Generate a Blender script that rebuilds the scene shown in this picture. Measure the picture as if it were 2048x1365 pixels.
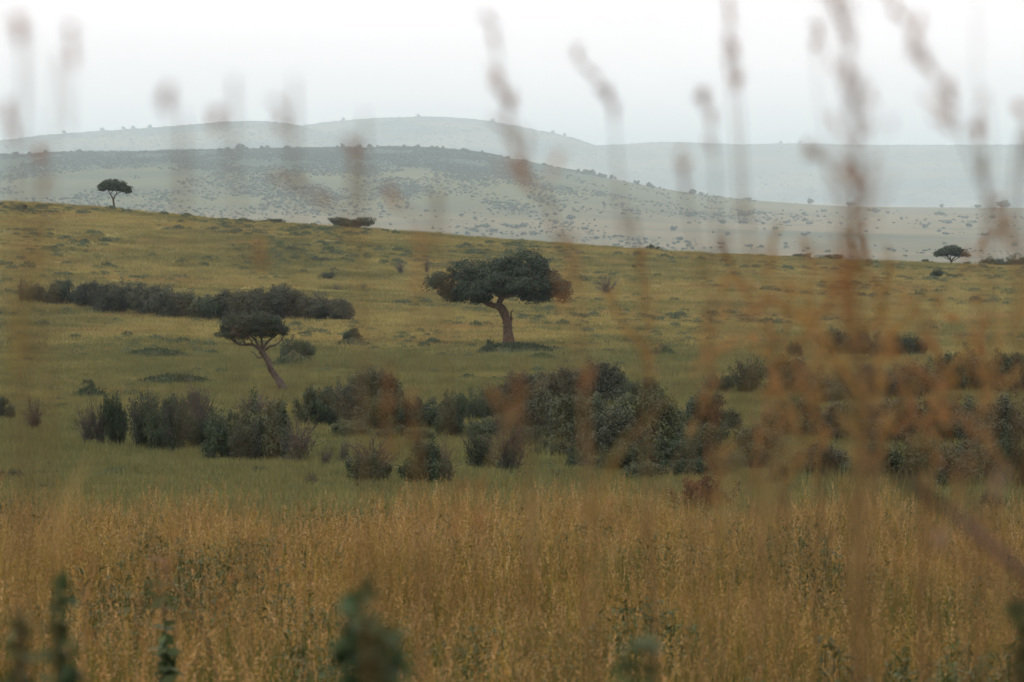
import bpy, math, random
import numpy as np
from mathutils import Vector

# ------------------------------------------------------------------ camera, sky, sun, exposure
F = 7680.0                                   # focal length in photograph pixels (135 mm on a 36 mm wide frame)
PITCH = math.atan((682.5 - 390.0) / F)       # eye level lies at row 390 of the photograph
scene = bpy.context.scene
for o in list(bpy.data.objects):
    bpy.data.objects.remove(o)

cam_data = bpy.data.cameras.new('camera')
cam = bpy.data.objects.new('camera', cam_data)
scene.collection.objects.link(cam)
cam.location = (0, 0, 0)
cam.rotation_euler = (math.pi / 2 - PITCH, 0, 0)
cam_data.lens = 135.0
cam_data.sensor_width = 36.0
cam_data.clip_start = 0.1
cam_data.clip_end = 120000.0
cam_data.dof.use_dof = True
cam_data.dof.focus_distance = 190.0
cam_data.dof.aperture_fstop = 8.6
scene.camera = cam

SUN_EL, SUN_AZ = math.radians(52), math.radians(-125)     # azimuth from +Y towards +X: behind the camera, to the left
world = bpy.data.worlds.new('World')
scene.world = world
world.use_nodes = True
wn, wl = world.node_tree.nodes, world.node_tree.links
wn.clear()
w_out = wn.new('ShaderNodeOutputWorld')
w_bg = wn.new('ShaderNodeBackground')
sky = wn.new('ShaderNodeTexSky')
sky.sky_type = 'NISHITA'
sky.sun_disc = False
sky.sun_elevation = SUN_EL
sky.sun_rotation = SUN_AZ
sky.air_density = 1.0
sky.dust_density = 4.0
hsv = wn.new('ShaderNodeHueSaturation')      # a thin overcast takes nearly all the blue out of the sky
hsv.inputs['Saturation'].default_value = 0.10
w_mix = wn.new('ShaderNodeMix')
w_mix.data_type = 'RGBA'
w_mix.inputs[0].default_value = 0.80
w_mix.inputs[7].default_value = (10.75, 9.9, 9.85, 1)
wl.new(sky.outputs[0], hsv.inputs['Color'])
wl.new(hsv.outputs[0], w_mix.inputs[6])
w_tc = wn.new('ShaderNodeTexCoord')
w_map = wn.new('ShaderNodeMapping')
w_map.inputs['Scale'].default_value = (1.0, 1.0, 5.0)
w_cl = wn.new('ShaderNodeTexNoise')              # faint unevenness of the cloud sheet
w_cl.inputs['Scale'].default_value = 7.0
w_cl.inputs['Detail'].default_value = 5.0
w_rng = wn.new('ShaderNodeMapRange')
for _i, _v in enumerate((0.3, 0.7, 0.96, 1.04)):
    w_rng.inputs[_i + 1].default_value = _v
w_mul = wn.new('ShaderNodeVectorMath')
w_mul.operation = 'SCALE'
wl.new(w_tc.outputs['Generated'], w_map.inputs['Vector'])
wl.new(w_map.outputs[0], w_cl.inputs['Vector'])
wl.new(w_cl.outputs[0], w_rng.inputs[0])
wl.new(w_mix.outputs[2], w_mul.inputs[0])
wl.new(w_rng.outputs[0], w_mul.inputs['Scale'])
wl.new(w_mul.outputs[0], w_bg.inputs['Color'])
w_bg.inputs['Strength'].default_value = 0.15
wl.new(w_bg.outputs[0], w_out.inputs[0])

sun_data = bpy.data.lights.new('sun', 'SUN')
sun_data.energy = 1.4
sun_data.angle = math.radians(10)
sun_data.color = (1.0, 0.94, 0.85)
sun = bpy.data.objects.new('sun', sun_data)
scene.collection.objects.link(sun)
_sd = Vector((math.sin(SUN_AZ) * math.cos(SUN_EL), math.cos(SUN_AZ) * math.cos(SUN_EL), math.sin(SUN_EL)))
sun.rotation_euler = _sd.to_track_quat('Z', 'Y').to_euler()

scene.view_settings.view_transform = 'Standard'
scene.view_settings.look = 'None'
scene.view_settings.exposure = 0.0
scene.view_settings.gamma = 1.0
scene.view_settings.use_curve_mapping = False
scene.render.engine = 'CYCLES'
cy = scene.cycles
cy.max_bounces = 6
cy.diffuse_bounces = 3
cy.transmission_bounces = 3
cy.glossy_bounces = 1
cy.volume_bounces = 1
cy.transparent_max_bounces = 4
cy.use_denoising = True
cy.caustics_reflective = False
cy.caustics_refractive = False

# ------------------------------------------------------------------ helpers: pixels, ground, meshes, materials
rng = np.random.default_rng(7)
random.seed(7)
COL = scene.collection


def slope(y):
    return np.tan(np.arctan((682.5 - np.asarray(y, float)) / F) - PITCH)


def smooth(a, b, v):
    q = np.clip((v - a) / (b - a), 0, 1)
    return q * q * (3 - 2 * q)


_dk = [-50, 0, 50, 90, 125, 160, 190, 240, 290, 350, 430, 600, 760]
_zk = [0.6, -2.2, -5.0] + [float(slope(y) * d) for d, y in ((90, 1007), (125, 932), (160, 846), (190, 787), (240, 733), (290, 690), (350, 640), (430, 585), (600, 480))] + [-8.9]
_dg = np.arange(-50, 760, 1.0)
_zg = np.interp(_dg, _dk, _zk)
for _ in range(3):
    _k = np.ones(21) / 21
    _zg[10:-10] = np.convolve(_zg, _k, 'valid')
RX = [-3000, -1000, 0, 230, 450, 740, 1000, 1300, 1600, 1870, 2048, 3000, 5000]
RY = [380, 385, 402, 418, 437, 458, 478, 500, 515, 527, 533, 545, 548]
MX = [-3000, -800, 0, 200, 400, 600, 800, 950, 1050, 1200, 1350, 1500, 1700, 2048, 5000]
MY = [330, 322, 311, 304, 301, 298, 294, 304, 323, 353, 383, 401, 414, 416, 416]
_sxg = np.arange(-3000, 5001, 10.0)


def _softcurve(xs, ys, n):
    v = np.interp(_sxg, xs, ys)
    k = np.ones(n) / n
    for _ in range(2):
        v = np.convolve(np.pad(v, n // 2, 'edge'), k, 'valid')
    return v


_ry = _softcurve(RX, RY, 13)
_my = _softcurve(MX, MY, 9)


def vnoise(X, Y, seed=0):
    """smooth value noise, vectorised, -1..1"""
    X = np.asarray(X, float)
    Y = np.asarray(Y, float)
    xi, yi = np.floor(X), np.floor(Y)
    fx, fy = X - xi, Y - yi
    fx, fy = fx * fx * (3 - 2 * fx), fy * fy * (3 - 2 * fy)

    def h(a, b):
        v = np.sin(a * 127.1 + b * 311.7 + seed * 74.7) * 43758.5453
        return (v - np.floor(v)) * 2 - 1
    return (h(xi, yi) * (1 - fx) + h(xi + 1, yi) * fx) * (1 - fy) + (h(xi, yi + 1) * (1 - fx) + h(xi + 1, yi + 1) * fx) * fy


def fbm(X, Y, seed=0, n=4):
    return sum(vnoise(X * 2 ** i, Y * 2 ** i, seed + i) / 2 ** i for i in range(n)) / 1.9


def H(X, Y):
    """height of the land, camera at 0"""
    X = np.asarray(X, float)
    Y = np.asarray(Y, float)
    d = np.hypot(X, Y)
    ang = np.clip(np.arctan2(X, Y), -1.2, 1.2)
    sx = np.clip(1024 + F * np.tan(ang), -3000, 5000)
    ry = np.interp(sx, _sxg, _ry)
    r0 = float(np.interp(1024, _sxg, _ry))
    my = np.interp(sx, _sxg, _my)
    dn = np.minimum(d, 600)
    zn = np.interp(dn, _dg, _zg) + smooth(230, 600, dn) * (slope(ry) - slope(r0)) * dn
    zn = zn + 0.12 * vnoise(X / 9, Y / 9, 3) * smooth(60, 120, d) + 0.35 * vnoise(X / 37, Y / 37, 5) * smooth(90, 200, d) * (1 - smooth(480, 600, d))
    s1 = 1 - (1 - np.clip((d - 600) / 560, 0, 1)) ** 2
    zp = np.interp(d, [600, 1160, 1500, 2600, 6400, 40000], [-27, -36, -42, -52.6, -20, -20])
    q = np.clip((d - 2900) / 3500, 0, 1)
    zp = zp + (slope(my) * 6400 + 20) * (q * q * (3 - 2 * q)) + (2.2 * vnoise(X / 320, Y / 440, 11) + 4.0 * vnoise(X / 840, Y / 1000, 12) * (1 - q)) * smooth(2600, 3600, d) * (1 - smooth(6000, 6400, d))
    zm = zn * (1 - s1) + zp * s1
    s2 = 1 - (1 - np.clip((d - 6400) / 3000, 0, 1)) ** 2
    return zm * (1 - s2) + (-96.0) * s2


FWD = np.array((0, math.cos(PITCH), -math.sin(PITCH)))
UP = np.array((0, math.sin(PITCH), math.cos(PITCH)))


def at(x, y, Y):
    """the point seen at pixel (x, y) of the photograph, Y metres away"""
    v = FWD + np.array((1.0, 0, 0)) * ((x - 1024) / F) + UP * ((682.5 - y) / F)
    return v * (Y / v[1])


def ground_at(x, y, lo=14.0, hi=606.0):
    """where the line of sight through a pixel meets the land"""
    ds = np.concatenate((np.arange(lo, min(hi, 700), 0.5), np.arange(700, hi, 5.0) if hi > 700 else []))
    P = np.outer(ds, at(x, y, 1.0))
    below = P[:, 2] <= H(P[:, 0], P[:, 1])
    i = int(np.argmax(below)) if below.any() else len(ds) - 1
    if not below.any() and hi <= 700:
        i = len(ds) - 10
    X, Y = P[i, 0], P[i, 1]
    return np.array((X, Y, float(H(X, Y))))


def mesh_from(name, verts, quads=None, tris=None, smooth_shade=False, attrs=None):
    verts = np.asarray(verts, np.float32).reshape(-1, 3)
    q = np.zeros((0, 4), np.int32) if quads is None else np.asarray(quads, np.int32).reshape(-1, 4)
    t = np.zeros((0, 3), np.int32) if tris is None else np.asarray(tris, np.int32).reshape(-1, 3)
    me = bpy.data.meshes.new(name)
    me.vertices.add(len(verts))
    me.vertices.foreach_set('co', verts.ravel())
    nl = q.size + t.size
    me.loops.add(nl)
    me.loops.foreach_set('vertex_index', np.concatenate((q.ravel(), t.ravel())).astype(np.int32))
    me.polygons.add(len(q) + len(t))
    starts = np.concatenate((np.arange(len(q)) * 4, q.size + np.arange(len(t)) * 3)).astype(np.int32)
    me.polygons.foreach_set('loop_start', starts)
    if smooth_shade:
        me.polygons.foreach_set('use_smooth', np.ones(len(q) + len(t), bool))
    me.update(calc_edges=True)
    for k, v in (attrs or {}).items():
        a = me.attributes.new(k, 'FLOAT', 'POINT')
        a.data.foreach_set('value', np.asarray(v, np.float32))
    return me


class MB:
    """gathers tubes and leaves, then makes one mesh"""
    def __init__(self):
        self.v, self.q, self.n, self.a = [], [], 0, []

    def add(self, verts, quads, a=0.0):
        verts = np.asarray(verts, float).reshape(-1, 3)
        self.v.append(verts)
        self.q.append(np.asarray(quads, int).reshape(-1, 4) + self.n)
        self.a.append(np.full(len(verts), a) if np.isscalar(a) else np.asarray(a, float))
        self.n += len(verts)

    def tube(self, pts, radii, sides=6, a=0.0, wob=0.0):
        pts = np.asarray(pts, float)
        n = len(pts)
        radii = np.interp(np.linspace(0, 1, n), np.linspace(0, 1, len(radii)), radii)
        tan = np.gradient(pts, axis=0)
        tan /= np.linalg.norm(tan, axis=1)[:, None] + 1e-9
        ref = np.array((0.0, 1.0, 0.0)) if abs(tan[0][1]) < 0.9 else np.array((1.0, 0, 0))
        u = np.cross(tan, ref)
        u /= np.linalg.norm(u, axis=1)[:, None] + 1e-9
        w = np.cross(tan, u)
        th = np.arange(sides) * 2 * math.pi / sides
        r = radii[:, None] * (1 + wob * rng.standard_normal((n, sides)))
        ring = pts[:, None, :] + r[:, :, None] * (np.cos(th)[None, :, None] * u[:, None, :] + np.sin(th)[None, :, None] * w[:, None, :])
        idx = np.arange(n * sides).reshape(n, sides)
        nx = np.roll(idx, -1, axis=1)
        quads = np.stack((idx[:-1], nx[:-1], nx[1:], idx[1:]), -1).reshape(-1, 4)
        self.add(ring.reshape(-1, 3), quads, a)

    def leaves(self, c, nrm, length, width, a=0.0, up=None):
        """a rhombus leaf at each centre, facing roughly along nrm"""
        c = np.asarray(c, float)
        n = len(c)
        nrm = np.asarray(nrm, float)
        nrm = nrm / (np.linalg.norm(nrm, axis=1)[:, None] + 1e-9)
        r = rng.standard_normal((n, 3)) if up is None else np.asarray(up, float)
        u = r - (r * nrm).sum(1)[:, None] * nrm
        u /= np.linalg.norm(u, axis=1)[:, None] + 1e-9
        w = np.cross(nrm, u)
        L = (np.asarray(length) * np.ones(n))[:, None] * 0.5
        W = (np.asarray(width) * np.ones(n))[:, None] * 0.5
        v = np.stack((c - u * L, c + w * W, c + u * L, c - w * W), 1).reshape(-1, 3)
        self.add(v, np.arange(4 * n).reshape(n, 4), np.repeat(a, 4) if not np.isscalar(a) else a)

    def mesh(self, name, mat, smooth_shade=False):
        me = mesh_from(name, np.concatenate(self.v), np.concatenate(self.q), None, smooth_shade, {'tint': np.concatenate(self.a)})
        me.materials.append(mat)
        return me


def spline(pts, n=16):
    """Catmull-Rom through a few points"""
    p = np.asarray(pts, float)
    if len(p) == 2:
        return p[0] + (p[1] - p[0]) * np.linspace(0, 1, n)[:, None]
    p = np.vstack((2 * p[0] - p[1], p, 2 * p[-1] - p[-2]))
    out = []
    segs = len(p) - 3
    per = max(2, n // segs)
    for i in range(segs):
        a, b, c, d = p[i:i + 4]
        for t in np.linspace(0, 1, per, endpoint=(i == segs - 1)):
            out.append(0.5 * (2 * b + (c - a) * t + (2 * a - 5 * b + 4 * c - d) * t * t + (3 * b - a - 3 * c + d) * t ** 3))
    return np.array(out)


def link(name, data, parent=None):
    o = bpy.data.objects.new(name, data)
    COL.objects.link(o)
    if parent is not None:
        o.parent = parent
    return o


def tag(o, label=None, cat=None, group=None, kind=None):
    if label:
        o['label'] = label
    if cat:
        o['category'] = cat
    if group:
        o['group'] = group
    if kind:
        o['kind'] = kind
    return o


def thing(name, label, cat, loc, group=None):
    o = link(name, None)
    o.location = [float(v) for v in loc]
    o.empty_display_size = 0.2
    return tag(o, label, cat, group)


# ---- materials
def new_mat(name):
    m = bpy.data.materials.new(name)
    m.use_nodes = True
    n, l = m.node_tree.nodes, m.node_tree.links
    n.clear()
    out = n.new('ShaderNodeOutputMaterial')
    return m, n, l, out


def _mix(n, l, fac, a, b, blend='MIX'):
    x = n.new('ShaderNodeMix')
    x.data_type = 'RGBA'
    x.blend_type = blend
    for sock, val in ((0, fac), (6, a), (7, b)):
        if hasattr(val, 'links'):
            l.new(val, x.inputs[sock])
        elif sock == 0:
            x.inputs[0].default_value = val
        else:
            x.inputs[sock].default_value = (*val, 1)
    return x.outputs[2]


def _noise(n, l, scale, detail=3.0, rough=0.55, vec=None, dist=0.0):
    t = n.new('ShaderNodeTexNoise')
    t.inputs['Scale'].default_value = scale
    t.inputs['Detail'].default_value = detail
    t.inputs['Roughness'].default_value = rough
    t.inputs['Distortion'].default_value = dist
    if vec is None:
        g = n.new('ShaderNodeNewGeometry')
        vec = g.outputs['Position']
    l.new(vec, t.inputs['Vector'])
    return t.outputs[0]


def _ramp(n, l, fac, stops):
    r = n.new('ShaderNodeValToRGB')
    e = r.color_ramp.elements
    while len(e) < len(stops):
        e.new(0.5)
    for el, (p, c) in zip(e, stops):
        el.position = p
        el.color = (*c, 1) if len(c) == 3 else c
    l.new(fac, r.inputs[0])
    return r.outputs[0]


def _range(n, l, v, a, b, c=0.0, d=1.0):
    m = n.new('ShaderNodeMapRange')
    l.new(v, m.inputs[0])
    for i, x in enumerate((a, b, c, d)):
        m.inputs[i + 1].default_value = x
    return m.outputs[0]


def _surface(n, l, out, col, rough=0.7, spec=0.2, transl=0.0, bump=None, bump_d=0.02):
    p = n.new('ShaderNodeBsdfPrincipled')
    l.new(col, p.inputs['Base Color'])
    p.inputs['Roughness'].default_value = rough
    p.inputs['Specular IOR Level'].default_value = spec
    if bump is not None:
        b = n.new('ShaderNodeBump')
        b.inputs['Strength'].default_value = 0.8
        b.inputs['Distance'].default_value = bump_d
        l.new(bump, b.inputs['Height'])
        l.new(b.outputs[0], p.inputs['Normal'])
    if transl > 0:
        t = n.new('ShaderNodeBsdfTranslucent')
        l.new(col, t.inputs['Color'])
        m = n.new('ShaderNodeMixShader')
        m.inputs[0].default_value = transl
        l.new(p.outputs[0], m.inputs[1])
        l.new(t.outputs[0], m.inputs[2])
        l.new(m.outputs[0], out.inputs[0])
    else:
        l.new(p.outputs[0], out.inputs[0])


def leaf_mat(name, c1, c2, c3=None, transl=0.25, scale=1.5, var=0.5):
    """leaf colour varies leaf by leaf ('tint'), bush by bush and in patches"""
    m, n, l, out = new_mat(name)
    a = n.new('ShaderNodeAttribute')
    a.attribute_name = 'tint'
    ob = n.new('ShaderNodeObjectInfo')
    base = _mix(n, l, _range(n, l, _noise(n, l, scale, 2), 0.3, 0.7), c1, c2)
    if c3:
        base = _mix(n, l, a.outputs['Fac'], base, c3)
    k = _range(n, l, ob.outputs['Random'], 0, 1, 1 - var * 0.5, 1 + var * 0.5)
    h = n.new('ShaderNodeHueSaturation')
    l.new(base, h.inputs['Color'])
    l.new(k, h.inputs['Value'])
    l.new(_range(n, l, ob.outputs['Random'], 0, 1, 0.515, 0.485), h.inputs['Hue'])
    _surface(n, l, out, h.outputs[0], 0.55, 0.25, transl)
    return m


def bark_mat(name, c1, c2, scale=6.0):
    m, n, l, out = new_mat(name)
    nz = _noise(n, l, scale, 5, 0.65)
    col = _mix(n, l, _range(n, l, nz, 0.3, 0.7), c1, c2)
    _surface(n, l, out, col, 0.85, 0.15, 0, nz, 0.03)
    return m


# grass and ground share one large pattern of straw and green, in world metres
GREEN = (0.112, 0.118, 0.040)
STRAW = (0.285, 0.235, 0.078)


def field_colour(n, l):
    """the colour of the pasture: green hollows, straw patches; tall straw mostly higher up the slope"""
    g = n.new('ShaderNodeNewGeometry')
    sep = n.new('ShaderNodeSeparateXYZ')
    l.new(g.outputs['Position'], sep.inputs[0])
    big = _noise(n, l, 0.022, 4, 0.6, g.outputs['Position'])
    small = _noise(n, l, 0.16, 4, 0.65, g.outputs['Position'])
    mth = n.new('ShaderNodeMath')
    mth.operation = 'MULTIPLY_ADD'
    l.new(small, mth.inputs[0])
    mth.inputs[1].default_value = 1.0
    l.new(big, mth.inputs[2])
    # drier further up the far slope (metres from the viewer's hill)
    dry = _range(n, l, sep.outputs['Y'], 150, 380, -0.16, 0.10)
    add = n.new('ShaderNodeMath')
    l.new(mth.outputs[0], add.inputs[0])
    l.new(dry, add.inputs[1])
    return _range(n, l, add.outputs[0], 0.86, 1.22), g, sep


def grass_mat(name, green, straw, bias=0.0, transl=0.3):
    m, n, l, out = new_mat(name)
    a = n.new('ShaderNodeAttribute')
    a.attribute_name = 'tint'
    f, g, sep = field_colour(n, l)
    s = n.new('ShaderNodeMath')
    s.operation = 'ADD'
    l.new(f, s.inputs[0])
    l.new(_range(n, l, a.outputs['Fac'], 0, 1, -0.45 + bias, 0.45 + bias), s.inputs[1])
    s.use_clamp = True
    rust = _range(n, l, _noise(n, l, 0.07, 4, 0.6, g.outputs['Position']), 0.50, 0.68, 0.0, 0.75)
    col = _mix(n, l, s.outputs[0], green, _mix(n, l, rust, straw, (0.270, 0.168, 0.066)))
    ob = n.new('ShaderNodeObjectInfo')
    hv = n.new('ShaderNodeHueSaturation')
    l.new(col, hv.inputs['Color'])
    l.new(_range(n, l, ob.outputs['Random'], 0, 1, 0.72, 1.25), hv.inputs['Value'])
    col = hv.outputs[0]
    _surface(n, l, out, col, 0.6, 0.2, transl)
    return m


MAT = {}
MAT['fig_leaf'] = leaf_mat('fig_leaf', (0.0085, 0.0215, 0.0095), (0.0150, 0.0310, 0.0125), (0.042, 0.062, 0.024), 0.2, 0.8, 0.0)
MAT['acacia_leaf'] = leaf_mat('acacia_leaf', (0.0110, 0.0220, 0.0105), (0.0190, 0.0310, 0.0140), (0.044, 0.060, 0.028), 0.25, 0.8, 0.2)
MAT['bush_leaf'] = leaf_mat('bush_leaf', (0.015, 0.029, 0.013), (0.026, 0.042, 0.017), (0.060, 0.080, 0.030), 0.2, 1.0, 0.5)
MAT['olive_leaf'] = leaf_mat('olive_leaf', (0.031, 0.044, 0.018), (0.048, 0.060, 0.023), (0.085, 0.092, 0.036), 0.2, 1.0, 0.5)
MAT['hedge_leaf'] = leaf_mat('hedge_leaf', (0.022, 0.031, 0.017), (0.036, 0.044, 0.022), (0.075, 0.073, 0.040), 0.2, 0.8, 0.5)
MAT['rust_leaf'] = leaf_mat('rust_leaf', (0.079, 0.034, 0.018), (0.125, 0.056, 0.026), (0.033, 0.020, 0.015), 0.25, 5.0, 0.2)
MAT['herb_leaf'] = leaf_mat('herb_leaf', (0.038, 0.060, 0.028), (0.056, 0.080, 0.036), (0.090, 0.112, 0.050), 0.25, 1.0, 0.5)
MAT['weed_leaf'] = leaf_mat('weed_leaf', (0.034, 0.062, 0.024), (0.050, 0.080, 0.031), (0.080, 0.110, 0.042), 0.35, 9.0, 0.3)
MAT['meadow_leaf'] = leaf_mat('meadow_leaf', (0.034, 0.050, 0.013), (0.050, 0.066, 0.018), (0.080, 0.095, 0.028), 0.3, 1.0, 0.4)
MAT['wood_leaf'] = leaf_mat('wood_leaf', (0.038, 0.068, 0.056), (0.054, 0.086, 0.066), (0.074, 0.104, 0.076), 0.2, 0.05, 0.3)  # leaf green pushed towards blue: some of the haze tint is painted in
MAT['twig'] = bark_mat('twig', (0.048, 0.038, 0.034), (0.092, 0.072, 0.064), 3.0)
MAT['dark_twig'] = bark_mat('dark_twig', (0.033, 0.026, 0.022), (0.056, 0.044, 0.036), 3.0)
MAT['grey_twig'] = bark_mat('grey_twig', (0.069, 0.063, 0.061), (0.099, 0.089, 0.086), 3.0)
MAT['fig_bark'] = bark_mat('fig_bark', (0.042, 0.026, 0.016), (0.150, 0.094, 0.055), 5.0)
MAT['pale_bark'] = bark_mat('pale_bark', (0.030, 0.021, 0.016), (0.120, 0.096, 0.078), 3.5)
MAT['short_grass'] = grass_mat('short_grass', GREEN, STRAW, -0.02)
MAT['mound_grass'] = grass_mat('mound_grass', (0.040, 0.059, 0.025), (0.086, 0.089, 0.036), -0.3)


# the meadow grass near the camera: green leaf bases, orange-brown heads
def meadow_mat():
    m, n, l, out = new_mat('meadow_grass')
    a = n.new('ShaderNodeAttribute')
    a.attribute_name = 'tint'
    g = n.new('ShaderNodeNewGeometry')
    nz = _noise(n, l, 0.35, 4, 0.6, g.outputs['Position'])
    ob = n.new('ShaderNodeObjectInfo')
    base = _ramp(n, l, a.outputs['Fac'], [(0.0, (0.054, 0.076, 0.016)), (0.25, (0.130, 0.122, 0.022)), (0.5, (0.268, 0.182, 0.036)), (0.75, (0.290, 0.158, 0.044)), (1.0, (0.400, 0.262, 0.110))])
    col = _mix(n, l, _range(n, l, nz, 0.45, 0.75, 0.0, 0.55), base, (0.130, 0.122, 0.020))
    h = n.new('ShaderNodeHueSaturation')
    l.new(col, h.inputs['Color'])
    l.new(_range(n, l, ob.outputs['Random'], 0, 1, 0.55, 1.3), h.inputs['Value'])
    _surface(n, l, out, h.outputs[0], 0.55, 0.25, 0.35)
    return m


MAT['meadow'] = meadow_mat()


def stalk_mat(name, c1, c2, transl=0.4):
    m, n, l, out = new_mat(name)
    ob = n.new('ShaderNodeObjectInfo')
    a = n.new('ShaderNodeAttribute')
    a.attribute_name = 'tint'
    col = _mix(n, l, a.outputs['Fac'], c1, c2)
    h = n.new('ShaderNodeHueSaturation')
    l.new(col, h.inputs['Color'])
    l.new(_range(n, l, ob.outputs['Random'], 0, 1, 0.8, 1.2), h.inputs['Value'])
    _surface(n, l, out, h.outputs[0], 0.6, 0.2, transl)
    return m


MAT['stem'] = stalk_mat('dry_stem', (0.115, 0.066, 0.028), (0.200, 0.118, 0.045), 0.2)
MAT['seed'] = stalk_mat('seed_head', (0.235, 0.100, 0.040), (0.360, 0.185, 0.068), 0.5)
MAT['gold_seed'] = stalk_mat('gold_seed', (0.280, 0.165, 0.050), (0.380, 0.230, 0.085), 0.5)
MAT['blade'] = stalk_mat('dry_blade', (0.216, 0.130, 0.040), (0.158, 0.130, 0.043), 0.4)
MAT['dark_stem'] = stalk_mat('dark_stem', (0.050, 0.027, 0.019), (0.079, 0.045, 0.029), 0.1)
MAT['pale_seed'] = stalk_mat('pale_seed', (0.346, 0.245, 0.173), (0.403, 0.288, 0.202), 0.4)

# ------------------------------------------------------------------ the land
def ground_mat():
    m, n, l, out = new_mat('pasture')
    f, g, sep = field_colour(n, l)
    pos = g.outputs['Position']
    fine = _noise(n, l, 1.3, 5, 0.7, pos)
    near = _mix(n, l, f, GREEN, STRAW)
    near = _mix(n, l, _range(n, l, fine, 0.3, 0.75, 0.60, 0.0), near, (0.034, 0.040, 0.016))
    # bare earth in a few worn spots
    bare = _range(n, l, _noise(n, l, 0.05, 5, 0.6, pos, 0.4), 0.70, 0.76)
    near = _mix(n, l, bare, near, (0.21, 0.130, 0.080))
    # the plain and hill beyond the ridge: pale dry grass, olive scrub in patches
    scrub = _range(n, l, _noise(n, l, 0.003, 6, 0.65, pos, 0.5), 0.42, 0.66)
    far = _mix(n, l, _noise(n, l, 0.008, 5, 0.6, pos), (0.175, 0.140, 0.085), (0.135, 0.120, 0.066))
    far = _mix(n, l, _range(n, l, sep.outputs['Z'], -34, -4), far, _mix(n, l, _noise(n, l, 0.006, 5, 0.6, pos), (0.085, 0.100, 0.050), (0.135, 0.135, 0.066)))
    far = _mix(n, l, scrub, far, (0.066, 0.080, 0.048))
    crest = n.new('ShaderNodeMath')
    crest.operation = 'MULTIPLY_ADD'
    l.new(_noise(n, l, 0.004, 5, 0.6, pos), crest.inputs[0])
    crest.inputs[1].default_value = 90.0
    l.new(sep.outputs['Z'], crest.inputs[2])
    far = _mix(n, l, _range(n, l, crest.outputs[0], 62, 92), far, (0.038, 0.066, 0.054))  # crest scrub tone, with the blue of distant haze mixed into the colour
    is_far = _range(n, l, sep.outputs['Y'], 700, 1400)
    col = _mix(n, l, is_far, near, far)
    _surface(n, l, out, col, 0.95, 0.05, 0, fine, 0.25)
    return m


def hill_mat():
    m, n, l, out = new_mat('far_scrub')
    g = n.new('ShaderNodeNewGeometry')
    pos = g.outputs['Position']
    scrub = _range(n, l, _noise(n, l, 0.0018, 7, 0.68, pos, 0.6), 0.42, 0.58)
    pale = _mix(n, l, _noise(n, l, 0.005, 5, 0.6, pos), (0.180, 0.150, 0.085), (0.120, 0.120, 0.062))
    col = _mix(n, l, scrub, pale, (0.036, 0.058, 0.044))  # scrub colour also carries a painted bluish haze tint
    _surface(n, l, out, col, 0.95, 0.05, 0, _noise(n, l, 0.025, 4, 0.7, pos), 12.0)
    return m


def grid_mesh(name, X, Y, Z, mat, wrap=False):
    r, c = X.shape
    idx = np.arange(r * c).reshape(r, c)
    if wrap:
        nx = np.roll(idx, -1, axis=1)
        q = np.stack((idx[:-1], nx[:-1], nx[1:], idx[1:]), -1).reshape(-1, 4)
    else:
        q = np.stack((idx[:-1, :-1], idx[:-1, 1:], idx[1:, 1:], idx[1:, :-1]), -1).reshape(-1, 4)
    q = q[:, ::-1]
    me = mesh_from(name, np.stack((X, Y, Z), -1).reshape(-1, 3), q, None, True)
    me.materials.append(mat)
    return me


_fine = np.linspace(-0.2, 0.2, 260)
_side = np.linspace(0.2, 2 * math.pi - 0.2, 90)[1:-1]
ANG = np.concatenate((_fine, _side))
RAD = np.concatenate(([0.3], np.arange(2, 60, 2.0), np.arange(60, 200, 3.0), np.arange(200, 580, 6.0), np.arange(580, 680, 4.0), np.geomspace(690, 6250, 120), np.arange(6270, 6600, 25.0), np.geomspace(6640, 30000, 40)))
_A, _R = np.meshgrid(ANG, RAD)
_X, _Y = _R * np.sin(_A), _R * np.cos(_A)
ground = link('ground', grid_mesh('ground', _X, _Y, H(_X, _Y), ground_mat(), True))
tag(ground, 'rolling savanna pasture falling to a valley and rising to a ridge', kind='structure')

HILLMAT = hill_mat()


def far_hill(name, label, d0, dc, d1, xs, ys, seed, rough=1.0):
    sx = np.arange(-3500, 5600, 18.0)
    yc = np.interp(sx, xs, ys)
    k = np.ones(5) / 5
    yc = np.convolve(np.pad(yc, 2, 'edge'), k, 'valid')
    ang = np.arctan((sx - 1024) / F)
    q = np.concatenate((np.linspace(0, 1, 46), np.linspace(1, 2, 14)[1:]))
    A, Q = np.meshgrid(ang, q)
    YC = np.broadcast_to(yc, A.shape)
    D = np.where(Q <= 1, d0 + (dc - d0) * Q, dc + (d1 - dc) * (Q - 1))
    zc = slope(YC) * dc
    qq = np.clip(np.where(Q <= 1, Q, 2 - Q), 0, 1)
    S = np.sin(qq * math.pi / 2) ** 1.35
    X, Y = D * np.tan(A), D
    Z = -99 + (zc + 99) * S + rough * 18 * fbm(X / 1400, Y / 1800, seed) * qq * (1 - qq) * 4
    o = link(name, grid_mesh(name, X, Y, Z, HILLMAT))
    tag(o, label, kind='structure')

    def surf(x, qv):
        """a point on the hill's near slope below pixel column x; qv 0 at the foot, 1 at the crest"""
        y = np.interp(x, sx, yc)
        d = d0 + (dc - d0) * qv
        z = -99 + (slope(y) * dc + 99) * np.sin(qv * math.pi / 2) ** 1.35
        px = d * (x - 1024) / F
        return px, d, z + rough * 18 * fbm(px / 1400, d / 1800, seed) * qv * (1 - qv) * 4
    return surf


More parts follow.
